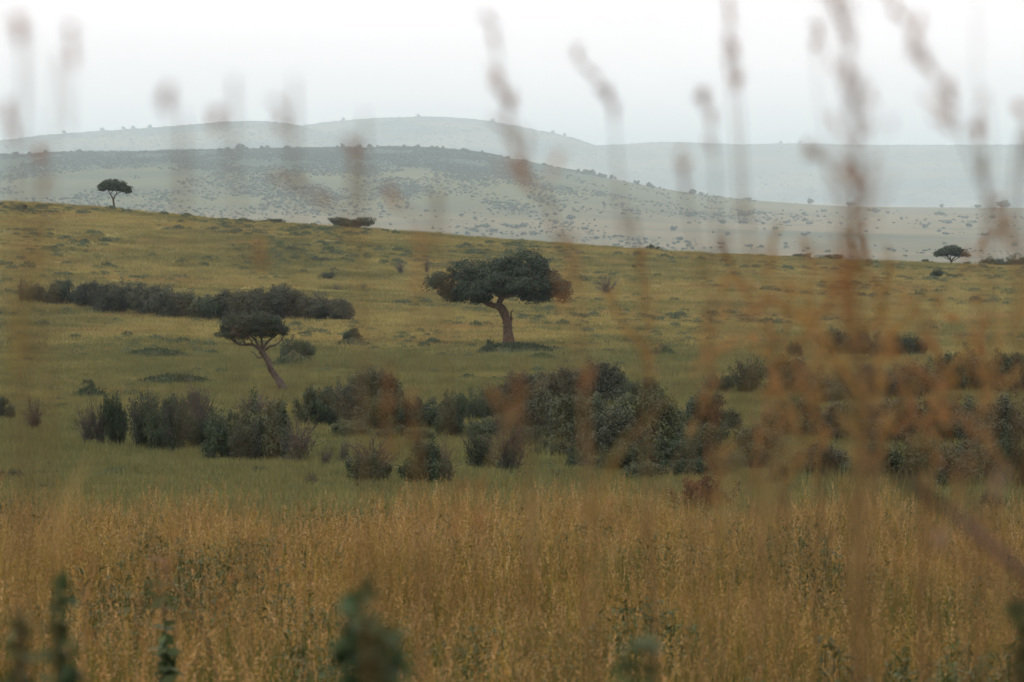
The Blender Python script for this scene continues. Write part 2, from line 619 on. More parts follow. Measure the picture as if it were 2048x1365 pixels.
HILL_A = far_hill('far_hill', 'hazy wooded far hill rising from the left of the skyline', 12000, 15500, 17600,
                  [-3500, -900, 0, 100, 300, 480, 560, 610, 700, 850, 1000, 1200, 5600], [340, 315, 284, 271, 258, 244, 247, 254, 285, 345, 400, 440, 440], 21)
HILL_B = far_hill('far_hill', 'hazy rounded far hill, the highest of the skyline', 13000, 17500, 20000,
                  [-3500, -300, 350, 560, 620, 700, 840, 930, 1000, 1080, 1130, 1165, 1186, 1230, 1320, 1480, 5600], [440, 420, 300, 262, 250, 241, 235, 238, 247, 264, 274, 280, 291, 312, 350, 420, 440], 31)
HILL_C = far_hill('far_hill', 'long level far ridge fading into blue haze on the right', 13500, 18600, 23000,
                  [-3500, 0, 1100, 1180, 1240, 1340, 1480, 1600, 1750, 2048, 3000, 5600], [330, 310, 297, 294, 291, 285, 291, 288, 292, 291, 300, 315], 41)

# ------------------------------------------------------------------ haze: one box of even, pale air round everything
def haze_box():
    m, n, l, out = new_mat('hazy_air')
    v = n.new('ShaderNodeVolumePrincipled')
    v.inputs['Color'].default_value = (0.775, 0.935, 1.0, 1)
    v.inputs['Density'].default_value = 0.000084
    v.inputs['Density Attribute'].default_value = ''
    v.inputs['Anisotropy'].default_value = 0.1
    l.new(v.outputs[0], out.inputs['Volume'])
    x0, x1, y0, y1, z0, z1 = -32000, 32000, -32000, 32000, -104, 400
    vs = [(x, y, z) for z in (z0, z1) for y in (y0, y1) for x in (x0, x1)]
    q = [(0, 2, 3, 1), (4, 5, 7, 6), (0, 1, 5, 4), (1, 3, 7, 5), (3, 2, 6, 7), (2, 0, 4, 6)]
    me = mesh_from('haze', vs, q)
    me.materials.append(m)
    return tag(link('haze', me), 'pale blue haze lying over the plain and far hills', kind='stuff')


haze_box()

# ------------------------------------------------------------------ scattering of what nobody could count
SRC = bpy.data.collections.new('scatter_sources')


def scatter(name, label, meshes, P, rz, sc, idx, tilt=None, parent=None):
    """one object holding many turned and scaled copies of a few small meshes"""
    coll = bpy.data.collections.new(name + '_sources')
    SRC.children.link(coll)
    for i, me in enumerate(meshes):
        coll.objects.link(bpy.data.objects.new('%s_source_%02d' % (name, i), me))
    n = len(P)
    me = bpy.data.meshes.new(name)
    me.vertices.add(n)
    me.vertices.foreach_set('co', np.asarray(P, np.float32).ravel())
    rot = np.zeros((n, 3), np.float32)
    rot[:, 2] = rz
    if tilt is not None:
        rot[:, 0] = tilt[:, 0]
        rot[:, 1] = tilt[:, 1]
    a = me.attributes.new('rot', 'FLOAT_VECTOR', 'POINT')
    a.data.foreach_set('vector', rot.ravel())
    sc = np.asarray(sc, np.float32)
    if sc.ndim == 1:
        sc = np.repeat(sc[:, None], 3, 1)
    a = me.attributes.new('scl', 'FLOAT_VECTOR', 'POINT')
    a.data.foreach_set('vector', sc.ravel())
    a = me.attributes.new('pick', 'INT', 'POINT')
    a.data.foreach_set('value', np.asarray(idx, np.int32))
    o = link(name, me, parent)
    ng = bpy.data.node_groups.new(name + '_nodes', 'GeometryNodeTree')
    ng.interface.new_socket('Geometry', in_out='INPUT', socket_type='NodeSocketGeometry')
    ng.interface.new_socket('Geometry', in_out='OUTPUT', socket_type='NodeSocketGeometry')
    N, L = ng.nodes, ng.links
    gi, go = N.new('NodeGroupInput'), N.new('NodeGroupOutput')
    ci = N.new('GeometryNodeCollectionInfo')
    ci.inputs['Collection'].default_value = coll
    ci.inputs['Separate Children'].default_value = True
    ci.inputs['Reset Children'].default_value = True
    ip = N.new('GeometryNodeInstanceOnPoints')
    ip.inputs['Pick Instance'].default_value = True

    def attr(nm, typ):
        x = N.new('GeometryNodeInputNamedAttribute')
        x.data_type = typ
        x.inputs['Name'].default_value = nm
        return x.outputs['Attribute']
    L.new(gi.outputs[0], ip.inputs['Points'])
    L.new(ci.outputs[0], ip.inputs['Instance'])
    L.new(attr('pick', 'INT'), ip.inputs['Instance Index'])
    e2r = N.new('FunctionNodeEulerToRotation')
    L.new(attr('rot', 'FLOAT_VECTOR'), e2r.inputs[0])
    L.new(e2r.outputs[0], ip.inputs['Rotation'])
    L.new(attr('scl', 'FLOAT_VECTOR'), ip.inputs['Scale'])
    L.new(ip.outputs[0], go.inputs[0])
    md = o.modifiers.new('scatter', 'NODES')
    md.node_group = ng
    tag(o, label, kind='stuff')
    return o


def blades(mb, n, rad, hmin, hmax, wid, lean, tlo, thi, segs=3):
    """curved tapering blades growing from a disc"""
    r = rad * np.sqrt(rng.random(n))
    th = rng.random(n) * 2 * math.pi
    x, y = r * np.cos(th), r * np.sin(th)
    h = hmin + (hmax - hmin) * rng.random(n) ** 1.3
    la = rng.random(n) * 2 * math.pi
    le = lean * h * np.abs(rng.standard_normal(n))
    fa = rng.random(n) * math.pi
    w = wid * (0.6 + 0.8 * rng.random(n))
    t0 = tlo + (thi - tlo) * rng.random(n)
    vs, at_ = [], []
    for i in range(segs + 1):
        t = i / segs
        cx = x + np.cos(la) * le * t ** 2
        cy_ = y + np.sin(la) * le * t ** 2
        cz = h * (t - 0.12 * t ** 3) - 0.03
        ww = w * (1 - t * 0.88) * 0.5
        vs += [np.stack((cx - np.cos(fa) * ww, cy_ - np.sin(fa) * ww, cz), -1), np.stack((cx + np.cos(fa) * ww, cy_ + np.sin(fa) * ww, cz), -1)]
        at_ += [t0, t0]
    V = np.stack(vs, 1)
    k = 2 * (segs + 1)
    base = np.arange(n)[:, None] * k
    q = np.concatenate([base + np.array((2 * i, 2 * i + 1, 2 * i + 3, 2 * i + 2)) for i in range(segs)], 0)
    mb.add(V.reshape(-1, 3), q, np.stack(at_, 1).reshape(-1))
    return np.stack((x + np.cos(la) * le, y + np.sin(la) * le, h * 0.88 - 0.03), -1), np.stack((np.cos(la), np.sin(la)), -1)


def meadow_clump(green, ripe=0.0):
    mb = MB()
    blades(mb, 30, 0.30, 0.25, 0.75, 0.014, 0.25, 0.0, 0.15 if green else 0.35)              # leaf blades
    blades(mb, 20, 0.30, 0.45, 0.95, 0.010, 0.22, 0.0 if green else 0.15, 0.3 if green else 0.6 + 0.3 * ripe)
    ns = 4 if green else 15
    tips, ld = blades(mb, ns, 0.30, 0.60, 1.12, 0.0075, 0.14, 0.35, 0.75)  # flowering stems
    k = 12
    t = np.tile(np.linspace(0, 1, k), ns)
    c = np.repeat(tips, k, 0)
    L = np.repeat(0.10 + 0.10 * rng.random(ns), k)
    l2 = np.repeat(ld, k, 0)
    c = c + np.stack((l2[:, 0] * t * 0.05, l2[:, 1] * t * 0.05, (t - 0.75) * L * 1.3), -1) + rng.standard_normal((ns * k, 3)) * 0.006
    up = np.stack((l2[:, 0] * 0.4, l2[:, 1] * 0.4, np.ones(ns * k)), -1) + 0.5 * rng.standard_normal((ns * k, 3))
    tint = np.repeat(0.52 + 0.16 * ripe + 0.42 * rng.random(ns) ** 1.8, k)
    mb.leaves(c, rng.standard_normal((ns * k, 3)), 0.036, 0.0085, tint, up)
    return mb.mesh('meadow_clump', MAT['meadow'])


def meadow_herb():
    """leafy green stems standing among the grass"""
    mb = MB()
    for i in range(7):
        th, r, h = rng.random() * 6.28, 0.2 * math.sqrt(rng.random()), rng.uniform(0.40, 0.80)
        p = spline([(r * 0.5 * math.cos(th), r * 0.5 * math.sin(th), -0.03), (r * math.cos(th), r * math.sin(th), h * 0.5), (1.3 * r * math.cos(th), 1.3 * r * math.sin(th), h)], 40)
        mb.tube(p[::4], [0.006, 0.003], 3)
        n = 26
        c = p[rng.integers(14, len(p), n)]
        o = rng.standard_normal((n, 3)) * np.array((1, 1, 0.4))
        o /= np.linalg.norm(o, axis=1)[:, None]
        mb.leaves(c + o * 0.035, o * 0.3 + np.array((0, 0, 0.8)) + 0.5 * rng.standard_normal((n, 3)), 0.075, 0.020, rng.random(n) ** 2, o + np.array((0, 0, 1.2)))
    return mb.mesh('meadow_herb', MAT['meadow_leaf'])


def in_wedge(n, d0, d1, half, power=2.0):
    d = (d0 ** power + (d1 ** power - d0 ** power) * rng.random(n)) ** (1 / power)
    a = (rng.random(n) * 2 - 1) * half
    return d * np.sin(a), d * np.cos(a), d


# the tall meadow on the near slope
_n = 22000
_x, _y, _d = in_wedge(_n, 3.0, 74.0, 0.24)
_edge = 58 + 7 * vnoise(_x / 3, _y / 9, 51) + 4 * vnoise(_x / 0.9, _y / 3, 52)
_keep = (_d < _edge - 22 * rng.random(_n) ** 2.2) & (vnoise(_x / 0.8, _y / 2.0, 58) + 0.4 * rng.standard_normal(_n) > -0.55 - 0.5 * smooth(25, 42, _d))
_x, _y, _d = _x[_keep], _y[_keep], _d[_keep]
_cl = vnoise(_x / 1.3, _y / 3.0, 55) + 0.30 * rng.standard_normal(len(_x))
_hb = vnoise(_x / 0.9, _y / 2.2, 57) + 0.25 * rng.standard_normal(len(_x)) + 0.25 * smooth(34, 16, _d) > 0.60
_idx = np.where(_cl + 0.80 * smooth(44, 18, _d) > 0.16, 6 + rng.integers(0, 3, len(_x)), np.where(rng.random(len(_x)) < 0.15 + 0.7 * smooth(30, 48, _d), 3, 0) + rng.integers(0, 3, len(_x)))
_idx = np.where(_hb, 9 + rng.integers(0, 3, len(_x)), _idx)
_hs = 0.88 + 0.34 * vnoise(_x / 1.4, _y / 3.0, 56) + 0.13 * rng.standard_normal(len(_x))
scatter('tall_grass', 'tall orange-brown seeding grass filling the near meadow', [meadow_clump(False, _ // 3) for _ in range(6)] + [meadow_clump(True) for _ in range(3)] + [meadow_herb() for _ in range(3)],
        np.stack((_x, _y, H(_x, _y)), -1), rng.random(len(_x)) * 6.28, np.stack((0.9 + 0.3 * rng.random(len(_x)), 0.9 + 0.3 * rng.random(len(_x)), np.clip(_hs, 0.45, 1.3)), -1), _idx)


# the grazed pasture behind it, finer near, coarser far
def pasture_patch(n, rad, hmin, hmax, wid):
    mb = MB()
    blades(mb, n, rad, hmin, hmax, wid, 0.35, 0.0, 1.0, 2)
    return mb.mesh('pasture_patch', MAT['short_grass'])


_fine_p = [pasture_patch(130, 0.62, 0.08, 0.38, 0.022) for _ in range(4)] + [pasture_patch(90, 0.5, 0.35, 0.75, 0.016) for _ in range(2)]
_n = 26000
_x, _y, _d = in_wedge(_n, 46, 260, 0.2, 1.7)
_tall = fbm(_x / 14, _y / 14, 61) + 0.25 * rng.standard_normal(_n) > 0.42
scatter('pasture_grass', 'short green and straw grass of the valley floor', _fine_p, np.stack((_x, _y, H(_x, _y)), -1), rng.random(_n) * 6.28,
        0.8 + 0.5 * rng.random(_n), np.where(_tall, rng.integers(4, 6, _n), rng.integers(0, 4, _n)))
_coarse_p = [pasture_patch(150, 1.5, 0.08, 0.32, 0.055) for _ in range(4)] + [pasture_patch(110, 1.3, 0.28, 0.62, 0.035) for _ in range(2)]
_n = 30000
_x, _y, _d = in_wedge(_n, 240, 625, 0.19)
_tall = fbm(_x / 22, _y / 30, 63) + 0.25 * rng.standard_normal(_n) > 0.12
scatter('slope_grass', 'dry straw coloured grass of the far slope up to its ridge', _coarse_p, np.stack((_x, _y, H(_x, _y)), -1), rng.random(_n) * 6.28,
        0.8 + 0.5 * rng.random(_n), np.where(_tall, rng.integers(4, 6, _n), rng.integers(0, 4, _n)))


# low leafy herbs dotted over the pasture
def herb_mesh():
    mb = MB()
    n = 240
    th = rng.random(n) * 6.28
    r = np.sqrt(rng.random(n))
    z = rng.random(n) * (1 - 0.6 * r ** 2)
    c = np.stack((r * np.cos(th), r * np.sin(th), z * 0.55), -1)
    mb.leaves(c, c + np.array((0, 0, 0.3)) + 0.6 * rng.standard_normal((n, 3)), 0.24, 0.14, rng.random(n) ** 3)
    return mb.mesh('herb', MAT['herb_leaf'])


_n = 17000
_x, _y, _d = in_wedge(_n, 62, 598, 0.19, 1.75)
_m = fbm(_x / 14, _y / 26, 71) + 0.55 * rng.random(_n) > 0.40
_x, _y, _d = _x[_m], _y[_m], _d[_m]
_s = (0.16 + 0.34 * rng.random(len(_x)) ** 2) * np.interp(_d, [60, 300, 600], [0.7, 1.3, 2.0])
scatter('low_herbs', 'low dark green herbs dotted through the pasture', [herb_mesh() for _ in range(4)], np.stack((_x, _y, H(_x, _y)), -1), rng.random(len(_x)) * 6.28,
        np.stack((_s, _s, _s * (0.8 + 0.8 * rng.random(len(_x)))), -1), rng.integers(0, 4, len(_x)))


# scrub woodland of the hill and plain beyond
def wood_mesh(flat):
    mb = MB()
    for _ in range(5):
        c0 = np.array((rng.uniform(-0.6, 0.6), rng.uniform(-0.6, 0.6), rng.uniform(0.45, 0.8)))
        n = 34
        v = rng.standard_normal((n, 3))
        v /= np.linalg.norm(v, axis=1)[:, None]
        c = c0 + v * np.array((0.55, 0.55, 0.35 if flat else 0.45)) * rng.uniform(0.75, 1.0, n)[:, None]
        mb.leaves(c, v + 0.5 * rng.standard_normal((n, 3)), 0.42, 0.3, rng.random(n) ** 2)
    mb.tube([(0, 0, -0.1), (0.05, 0, 0.3), (0, 0.05, 0.6)], [0.09, 0.05], 4)
    return mb.mesh('scrub', MAT['wood_leaf'])


WOOD = [wood_mesh(i % 2 == 0) for i in range(6)]
_n = 230000
_a = (rng.random(_n) * 2 - 1) * 0.22
_d = 2700 + 3690 * rng.random(_n) ** 0.8
_x, _y = _d * np.sin(_a), _d * np.cos(_a)
_sx = 1024 + F * np.tan(_a)
_q = (_d - 2700) / 3700
_dens = 1.0 * smooth(0.30, 0.66, _q + 0.22 * fbm(_x / 320, _y / 700, 81)) * (1 - smooth(950, 1250, _sx + 160 * fbm(_x / 240, _y / 480, 82)))
_dens = np.maximum(_dens, 0.55 * smooth(0.02, 0.45, fbm(_x / 300, _y / 840, 83)) * (0.10 + 0.90 * (1 - smooth(900, 1700, _sx))))
_dens = np.maximum(_dens, 0.14 * smooth(0.2, 0.6, fbm(_x / 180, _y / 1000, 84)))
_dens = np.maximum(_dens, 0.004)
_dens = _dens * smooth(-0.35, 0.45, fbm(_x / 60, _y / 260, 85, 2))
_m = rng.random(_n) < _dens * 0.85
_x, _y, _d = _x[_m], _y[_m], _d[_m]
_s = (0.8 + 1.5 * rng.random(len(_x)) ** 2.5)
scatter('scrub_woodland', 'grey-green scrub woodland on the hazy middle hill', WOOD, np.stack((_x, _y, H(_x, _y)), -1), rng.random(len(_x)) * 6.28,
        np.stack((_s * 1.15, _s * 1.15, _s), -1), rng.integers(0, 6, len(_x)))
_P, _S = [], []
for surf, x0, x1, nn in ((HILL_A, -300, 760, 5000), (HILL_B, 450, 1330, 5000), (HILL_C, 1080, 2500, 6000)):
    _xx = x0 + (x1 - x0) * rng.random(nn)
    _qq = np.where(rng.random(nn) < 0.10, 0.97 + 0.03 * rng.random(nn), 0.12 + 0.88 * rng.random(nn))
    px, py, pz = surf(_xx, _qq)
    k = (fbm(px / 520, py / 840, 91) + 0.45 * rng.random(nn) > 0.18) | (_qq > 0.97)
    _P.append(np.stack((px, py, pz - 0.5), -1)[k])
    _S.append((1.8 + 3.0 * rng.random(nn) ** 2)[k])
_P, _S = np.concatenate(_P), np.concatenate(_S)
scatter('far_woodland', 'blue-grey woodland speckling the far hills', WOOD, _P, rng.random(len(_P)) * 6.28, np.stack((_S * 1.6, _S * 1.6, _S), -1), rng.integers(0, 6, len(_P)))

# ------------------------------------------------------------------ trees
def crown_mesh(name, mat, lobes, s, clump_r, n_clump, per, leaf, depth_k=1.0):
    """leaves gathered in clumps over a set of ellipsoid lobes; lobes are (x, z, rx, rz, y, ry) in metres"""
    mb = MB()
    area = np.array([l[2] * l[3] + l[2] * l[5] for l in lobes])
    cnt = np.maximum(3, (n_clump * area / area.sum())).astype(int)
    C, Nn = [], []
    for (x, z, rx, rz, y, ry), n in zip(lobes, cnt):
        v = rng.standard_normal((n, 3))
        v /= np.linalg.norm(v, axis=1)[:, None]
        low = v[:, 2] < -0.25                      # crowns are thinner underneath
        v[low, 2] *= 0.6
        rr = 0.62 + 0.38 * rng.random(n) ** 0.5
        rr *= 1 + 0.13 * rng.standard_normal(n)
        C.append(np.array((x, y, z)) + v * np.array((rx, ry, rz)) * rr[:, None])
        Nn.append(v)
    C, Nn = np.concatenate(C), np.concatenate(Nn)
    n = len(C)
    off = rng.standard_normal((n, per, 3))
    off /= np.linalg.norm(off, axis=2)[:, :, None]
    off *= (clump_r * (0.45 + 1.0 * rng.random((n, 1, 1)))) * rng.random((n, per, 1)) ** 0.4
    off[:, :, 2] *= 0.62
    c = (C[:, None, :] + off).reshape(-1, 3)
    nr = (np.repeat(Nn, per, 0) * 0.5 + off.reshape(-1, 3) / clump_r * 0.6 + np.array((0, 0, 0.45)) + 0.55 * rng.standard_normal((n * per, 3)))
    tint = np.clip(np.repeat(rng.random(n) ** 2 * 0.55, per) + 0.4 * rng.random(n * per) ** 3, 0, 1)
    mb.leaves(c, nr, leaf * (0.7 + 0.6 * rng.random(n * per)), leaf * 0.62 * (0.7 + 0.6 * rng.random(n * per)), tint)
    return mb.mesh(name, mat), C


def limb(mb, pts, radii, sides=7, wob=0.06, n=14):
    mb.tube(spline(pts, n), radii, sides, 0.0, wob)


def tree(name, label, cat, x, y, trunk, trunk_r, branches, lobes, leafmat, barkmat, clump_r, n_clump, per, leaf, twigs=60, twig_r=0.04, group=None, hi=606.0, twig_src=None):
    """x, y: pixel of the foot. trunk/branches: pixel paths with a depth offset in metres. lobes: (x, y, rx, ry, depth, rdepth) in pixels"""
    P = ground_at(x, y, 14, hi)
    k = P[1] / F
    root = thing(name, label, cat, P, group)

    def L(px, py, dy=0.0):
        return np.array(((px - x) * k, dy, (y - py) * k))
    mb = MB()
    path = [L(*p) for p in trunk]
    path[0] = path[0] - np.array((0, 0, 0.25))
    limb(mb, path, [r * k for r in trunk_r], 12, 0.05, 24)
    link('trunk', mb.mesh('trunk', barkmat, True), root)
    for pts, r in branches:
        mb = MB()
        limb(mb, [L(*p) for p in pts], [q * k for q in r], 8, 0.06, 16)
        link('branch', mb.mesh('branch', barkmat, True), root)
    LB = [((lx - x) * k, (y - ly) * k, rx * k, ry * k, dz * k, rd * k) for lx, ly, rx, ry, dz, rd in lobes]
    me, C = crown_mesh('crown', leafmat, LB, 1, clump_r, n_clump, per, leaf)
    crown = link('crown', me, root)
    # fine twigs from the branch ends into the leaf clumps
    ends = [L(*p[0][-1]) for p in branches] + [L(*p[0][len(p[0]) // 2]) for p in branches]
    mb = MB()
    for c in C[rng.choice(len(C), min(twigs, len(C)), replace=False)]:
        e = min(ends, key=lambda v: np.linalg.norm(v - c) + rng.random() * 0.3)
        m = (e + c) / 2 + np.array((0, 0, -0.06)) * np.linalg.norm(c - e) + rng.standard_normal(3) * 0.06 * np.linalg.norm(c - e)
        limb(mb, [e, m, c], [twig_r, twig_r * 0.35], 4, 0.0, 7)
    link('twig', mb.mesh('twig', barkmat), crown)['kind'] = 'stuff'
    return root, P, k, L


fig, FP, fk, FL = tree(
    'fig_tree', 'broad dark green tree with a bent brown trunk standing alone on a mound mid-slope', 'tree', 1018, 691,
    [(1018, 691), (1016, 668), (1014, 645), (1006, 622), (996, 611)], [14, 10, 8.8, 8.8, 7],
    [([(1002, 616), (985, 611), (972, 606), (967, 594), (960, 580, -0.5)], [6.5, 4.5, 3]),
     ([(998, 614), (1000, 602), (1008, 594), (1024, 591), (1045, 584, 0.4)], [7, 5, 3]),
     ([(1003, 600), (996, 590), (985, 580, 1.2), (950, 572, 2.0)], [4, 2.5]),
     ([(1012, 594), (1030, 578, -1.2), (1055, 560, -2.0)], [4, 2.5]),
     ([(972, 606), (940, 590, -0.6), (905, 578, -0.8)], [3.5, 1.8]),
     ([(1040, 586, 0.3), (1075, 582, 0.9), (1112, 586, 0.6)], [3.5, 1.6]),
     ([(1000, 598), (1002, 575, 1.5), (1020, 550, 2.2)], [4, 2])],
    [(880, 565, 24, 17, -10, 40), (905, 584, 26, 15, 10, 40), (930, 548, 30, 24, 5, 55), (948, 580, 36, 22, -25, 60), (985, 566, 42, 29, 0, 80), (968, 550, 32, 22, 15, 60), (1008, 575, 30, 20, -15, 60),
     (1008, 540, 28, 24, 20, 60), (1048, 535, 46, 29, 0, 80), (1046, 566, 56, 26, -30, 80), (1082, 560, 28, 36, 10, 70), (1098, 575, 24, 25, 0, 55),
     (1122, 583, 18, 21, -5, 40), (1130, 596, 10, 13, 0, 25), (960, 598, 22, 10, 0, 40), (1070, 594, 28, 11, -10, 50), (915, 597, 20, 9, 0, 35)],
    MAT['fig_leaf'], MAT['fig_bark'], 0.52, 700, 96, 0.17, 220, 0.05)
mb = MB()
limb(mb, [FL(1017, 648), FL(1023, 640), FL(1022, 626), FL(1027, 621)], [2.6 * fk, 2.0 * fk, 1.2 * fk], 6, 0.1)
tag(link('dead_branch', mb.mesh('dead_branch', MAT['fig_bark'], True), fig), 'short bare snag sticking up beside the trunk')

tree('acacia_tree', 'leaning acacia with a pale slanting trunk and a flat feathery crown', 'tree', 572, 786,
     [(573, 786), (560, 766), (543, 741), (534, 718), (521, 702)], [11, 7.5, 6, 6, 5],
     [([(521, 702), (505, 690), (480, 690), (462, 678), (445, 668, -0.2)], [3.2, 2.2, 1.2]),
      ([(521, 702), (512, 682), (496, 668, 0.5), (480, 650, 0.8)], [3.2, 2.2, 1]),
      ([(523, 704), (524, 684), (520, 664, -0.5), (512, 640, -0.7)], [3.2, 2, 1]),
      ([(523, 704), (534, 686), (548, 674, 0.3), (566, 662, 0.4)], [3.2, 2, 1]),
      ([(524, 706), (540, 694), (556, 688, -0.4), (572, 668, -0.4)], [2.4, 1.6, 0.9]),
      ([(505, 690), (500, 676, -0.5), (470, 664, -1.0)], [2, 1]),
      ([(490, 690), (484, 678, 0.4), (455, 672, 0.8)], [1.8, 0.8]),
      ([(527, 714), (516, 716), (508, 706), (500, 704)], [2, 1.2, 0.6])],
     [(505, 648, 64, 24, 0, 66), (498, 640, 46, 17, 10, 54), (520, 668, 34, 12, 0, 40), (475, 674, 22, 9, -10, 30), (545, 655, 30, 19, 5, 45), (455, 668, 24, 12, -5, 35), (478, 658, 30, 15, 20, 40), (563, 664, 15, 14, 0, 25), (530, 640, 30, 12, -10, 40)],
     MAT['acacia_leaf'], MAT['pale_bark'], 0.20, 760, 40, 0.070, 560, 0.016)

tree('acacia_tree', 'small dark tree with a forked pale trunk alone on the left ridge', 'tree', 229, 419,
     [(229, 419), (228.5, 408), (227, 396), (226, 390)], [2.6, 2.2, 2, 1.8],
     [([(226, 390), (222, 384), (218, 376), (213, 368)], [1.6, 1.1, 0.7]), ([(227, 392), (231, 384), (239, 378), (250, 374)], [1.6, 1.1, 0.7]),
      ([(221, 382), (227, 372, 0.6), (229, 364, 0.9)], [1.1, 0.6]), ([(233, 382), (234, 374, -0.6), (238, 366, -0.6)], [1, 0.6])],
     [(211, 367, 11, 9, 0, 14), (221, 360, 13, 7, 3, 16), (236, 363, 14, 8, -2, 16), (250, 371, 10, 8, 0, 12), (228, 369, 14, 6, 0, 14), (205, 370, 7, 6, 0, 9), (256, 376, 5, 6, 0, 7)],
     MAT['fig_leaf'], MAT['pale_bark'], 0.5, 190, 34, 0.30, 60, 0.05)

tree('acacia_tree', 'small umbrella-crowned tree alone on the right end of the ridge', 'tree', 1904, 527,
     [(1904, 527), (1903, 520), (1901, 514)], [2.4, 2, 1.8],
     [([(1901, 514), (1895, 508), (1884, 502)], [1.4, 0.8]), ([(1902, 516), (1911, 508), (1924, 503)], [1.4, 0.8]), ([(1901, 513), (1902, 506, 0.6), (1904, 498, 1.0)], [1.2, 0.7]),
      ([(1900, 514), (1892, 511, -0.5), (1880, 505, -0.8)], [0.9, 0.5]), ([(1904, 517), (1916, 510, -0.6), (1928, 505, -0.8)], [0.9, 0.5])],
     [(1902, 497, 25, 7, 0, 26), (1886, 502, 14, 5, 0, 16), (1920, 502, 15, 5, 3, 16), (1904, 492, 15, 5, 0, 18), (1930, 504, 7, 4, 0, 8), (1877, 503, 7, 4, 0, 8)],
     MAT['acacia_leaf'], MAT['dark_twig'], 0.45, 190, 34, 0.26, 80, 0.04)

# ------------------------------------------------------------------ bushes
def leafy(seed, mat, nl=11, per=46, leaf=0.055, shoots=8, tall=1.0, gap=0.0):
    """dense bush, 1 m radius and about 1 m high before scaling: foliage and branches"""
    mb = MB()
    C, V = [], []
    for i in range(nl):
        th, r = rng.random() * 6.28, 0.62 * math.sqrt(rng.random())
        z = (0.74 - 0.50 * r ** 1.5) * rng.uniform(0.45, 1.15)
        c0 = np.array((r * math.cos(th), r * math.sin(th), z * tall))
        n = 26
        v = rng.standard_normal((n, 3))
        v /= np.linalg.norm(v, axis=1)[:, None]
        C.append(c0 + v * np.array((0.36, 0.36, 0.27)) * (0.6 + 0.4 * rng.random(n))[:, None] * rng.uniform(0.7, 1.1))
        V.append(v)
    C, V = np.concatenate(C), np.concatenate(V)
    k = (C[:, 2] > 0.03) & (C[:, 2] > 0.55 * (np.hypot(C[:, 0], C[:, 1]) - 0.38))
    C, V = C[k], V[k]
    for i in range(shoots):                        # sprays standing clear of the outline
        th, r = rng.random() * 6.28, 0.8 * math.sqrt(rng.random())
        base = np.array((r * math.cos(th), r * math.sin(th), (0.85 - 0.4 * r) * tall))
        L = rng.uniform(0.12, 0.3)
        d = np.array((math.cos(th) * 0.4 * r, math.sin(th) * 0.4 * r, 1.0)) + 0.25 * rng.standard_normal(3)
        t = np.linspace(0, 1, 4)[:, None]
        C = np.vstack((C, base + d * L * t))
        V = np.vstack((V, np.repeat(d[None], 4, 0)))
    n = len(C)
    off = rng.standard_normal((n, per, 3))
    off /= np.linalg.norm(off, axis=2)[:, :, None]
    off *= 0.13 * (0.6 + 0.7 * rng.random((n, 1, 1))) * rng.random((n, per, 1)) ** 0.4
    c = (C[:, None] + off).reshape(-1, 3)
    nr = np.repeat(V, per, 0) * 0.5 + off.reshape(-1, 3) * 4 + np.array((0, 0, 0.4)) + 0.6 * rng.standard_normal((n * per, 3))
    tint = np.clip(np.repeat(rng.random(n) ** 2.5 * 0.6, per) + 0.35 * rng.random(n * per) ** 3, 0, 1)
    mb.leaves(c, nr, leaf * (0.7 + 0.6 * rng.random(n * per)), leaf * 0.55 * (0.7 + 0.6 * rng.random(n * per)), tint)
    fol = mb.mesh('foliage', mat)
    mb = MB()
    for c in C[rng.choice(len(C), 46, replace=False)]:
        b = np.array((rng.uniform(-0.15, 0.15), rng.uniform(-0.15, 0.15), -0.12))
        limb(mb, [b, b * 0.4 + c * np.array((0.45, 0.45, 0.5)) + 0.05 * rng.standard_normal(3), c * 1.03], [0.028, 0.007], 4, 0, 6)
    return fol, mb.mesh('branch', MAT['dark_twig'])


def twiggy(seed, mat, stems=55, spread=0.75, leaf_n=500, leafmat='bush_leaf', low=0.55):
    """bare many-stemmed bush, a vase of thin twigs with a few leaves low down"""
    mb = MB()
    tips = []
    for i in range(stems):
        th = rng.random() * 6.28
        r = spread * math.sqrt(rng.random())
        h = rng.uniform(0.45, 1.12) * (1 - 0.30 * (r / spread) ** 2)
        b = np.array((0.16 * math.cos(th) * rng.random(), 0.16 * math.sin(th) * rng.random(), -0.1))
        tip = np.array((r * math.cos(th), r * math.sin(th), h)) + 0.04 * rng.standard_normal(3)
        mid = np.array((0.36 * r * math.cos(th), 0.36 * r * math.sin(th), 0.52 * h)) + 0.04 * rng.standard_normal(3)
        p = spline([b, mid, tip], 8)
        mb.tube(p, [0.020, 0.008], 3)
        for j in range(3):
            k = int(rng.integers(3, 7))
            d = (p[-1] - p[3]) * rng.uniform(0.3, 0.6) + 0.13 * rng.standard_normal(3)
            mb.tube([p[k], p[k] + d * 0.55 + 0.02 * rng.standard_normal(3), p[k] + d], [0.010, 0.005], 3)
        tips.append(p)
    br = mb.mesh('branch', mat)
    mb = MB()
    P = np.concatenate(tips)
    P = P[(P[:, 2] > 0.08)]
    w = np.exp(-P[:, 2] / low)
    c = P[rng.choice(len(P), leaf_n, p=w / w.sum())] + 0.07 * rng.standard_normal((leaf_n, 3))
    mb.leaves(c, rng.standard_normal((leaf_n, 3)) + np.array((0, 0, 0.5)), 0.060, 0.034, rng.random(leaf_n) ** 3)
    return mb.mesh('foliage', MAT[leafmat]), br


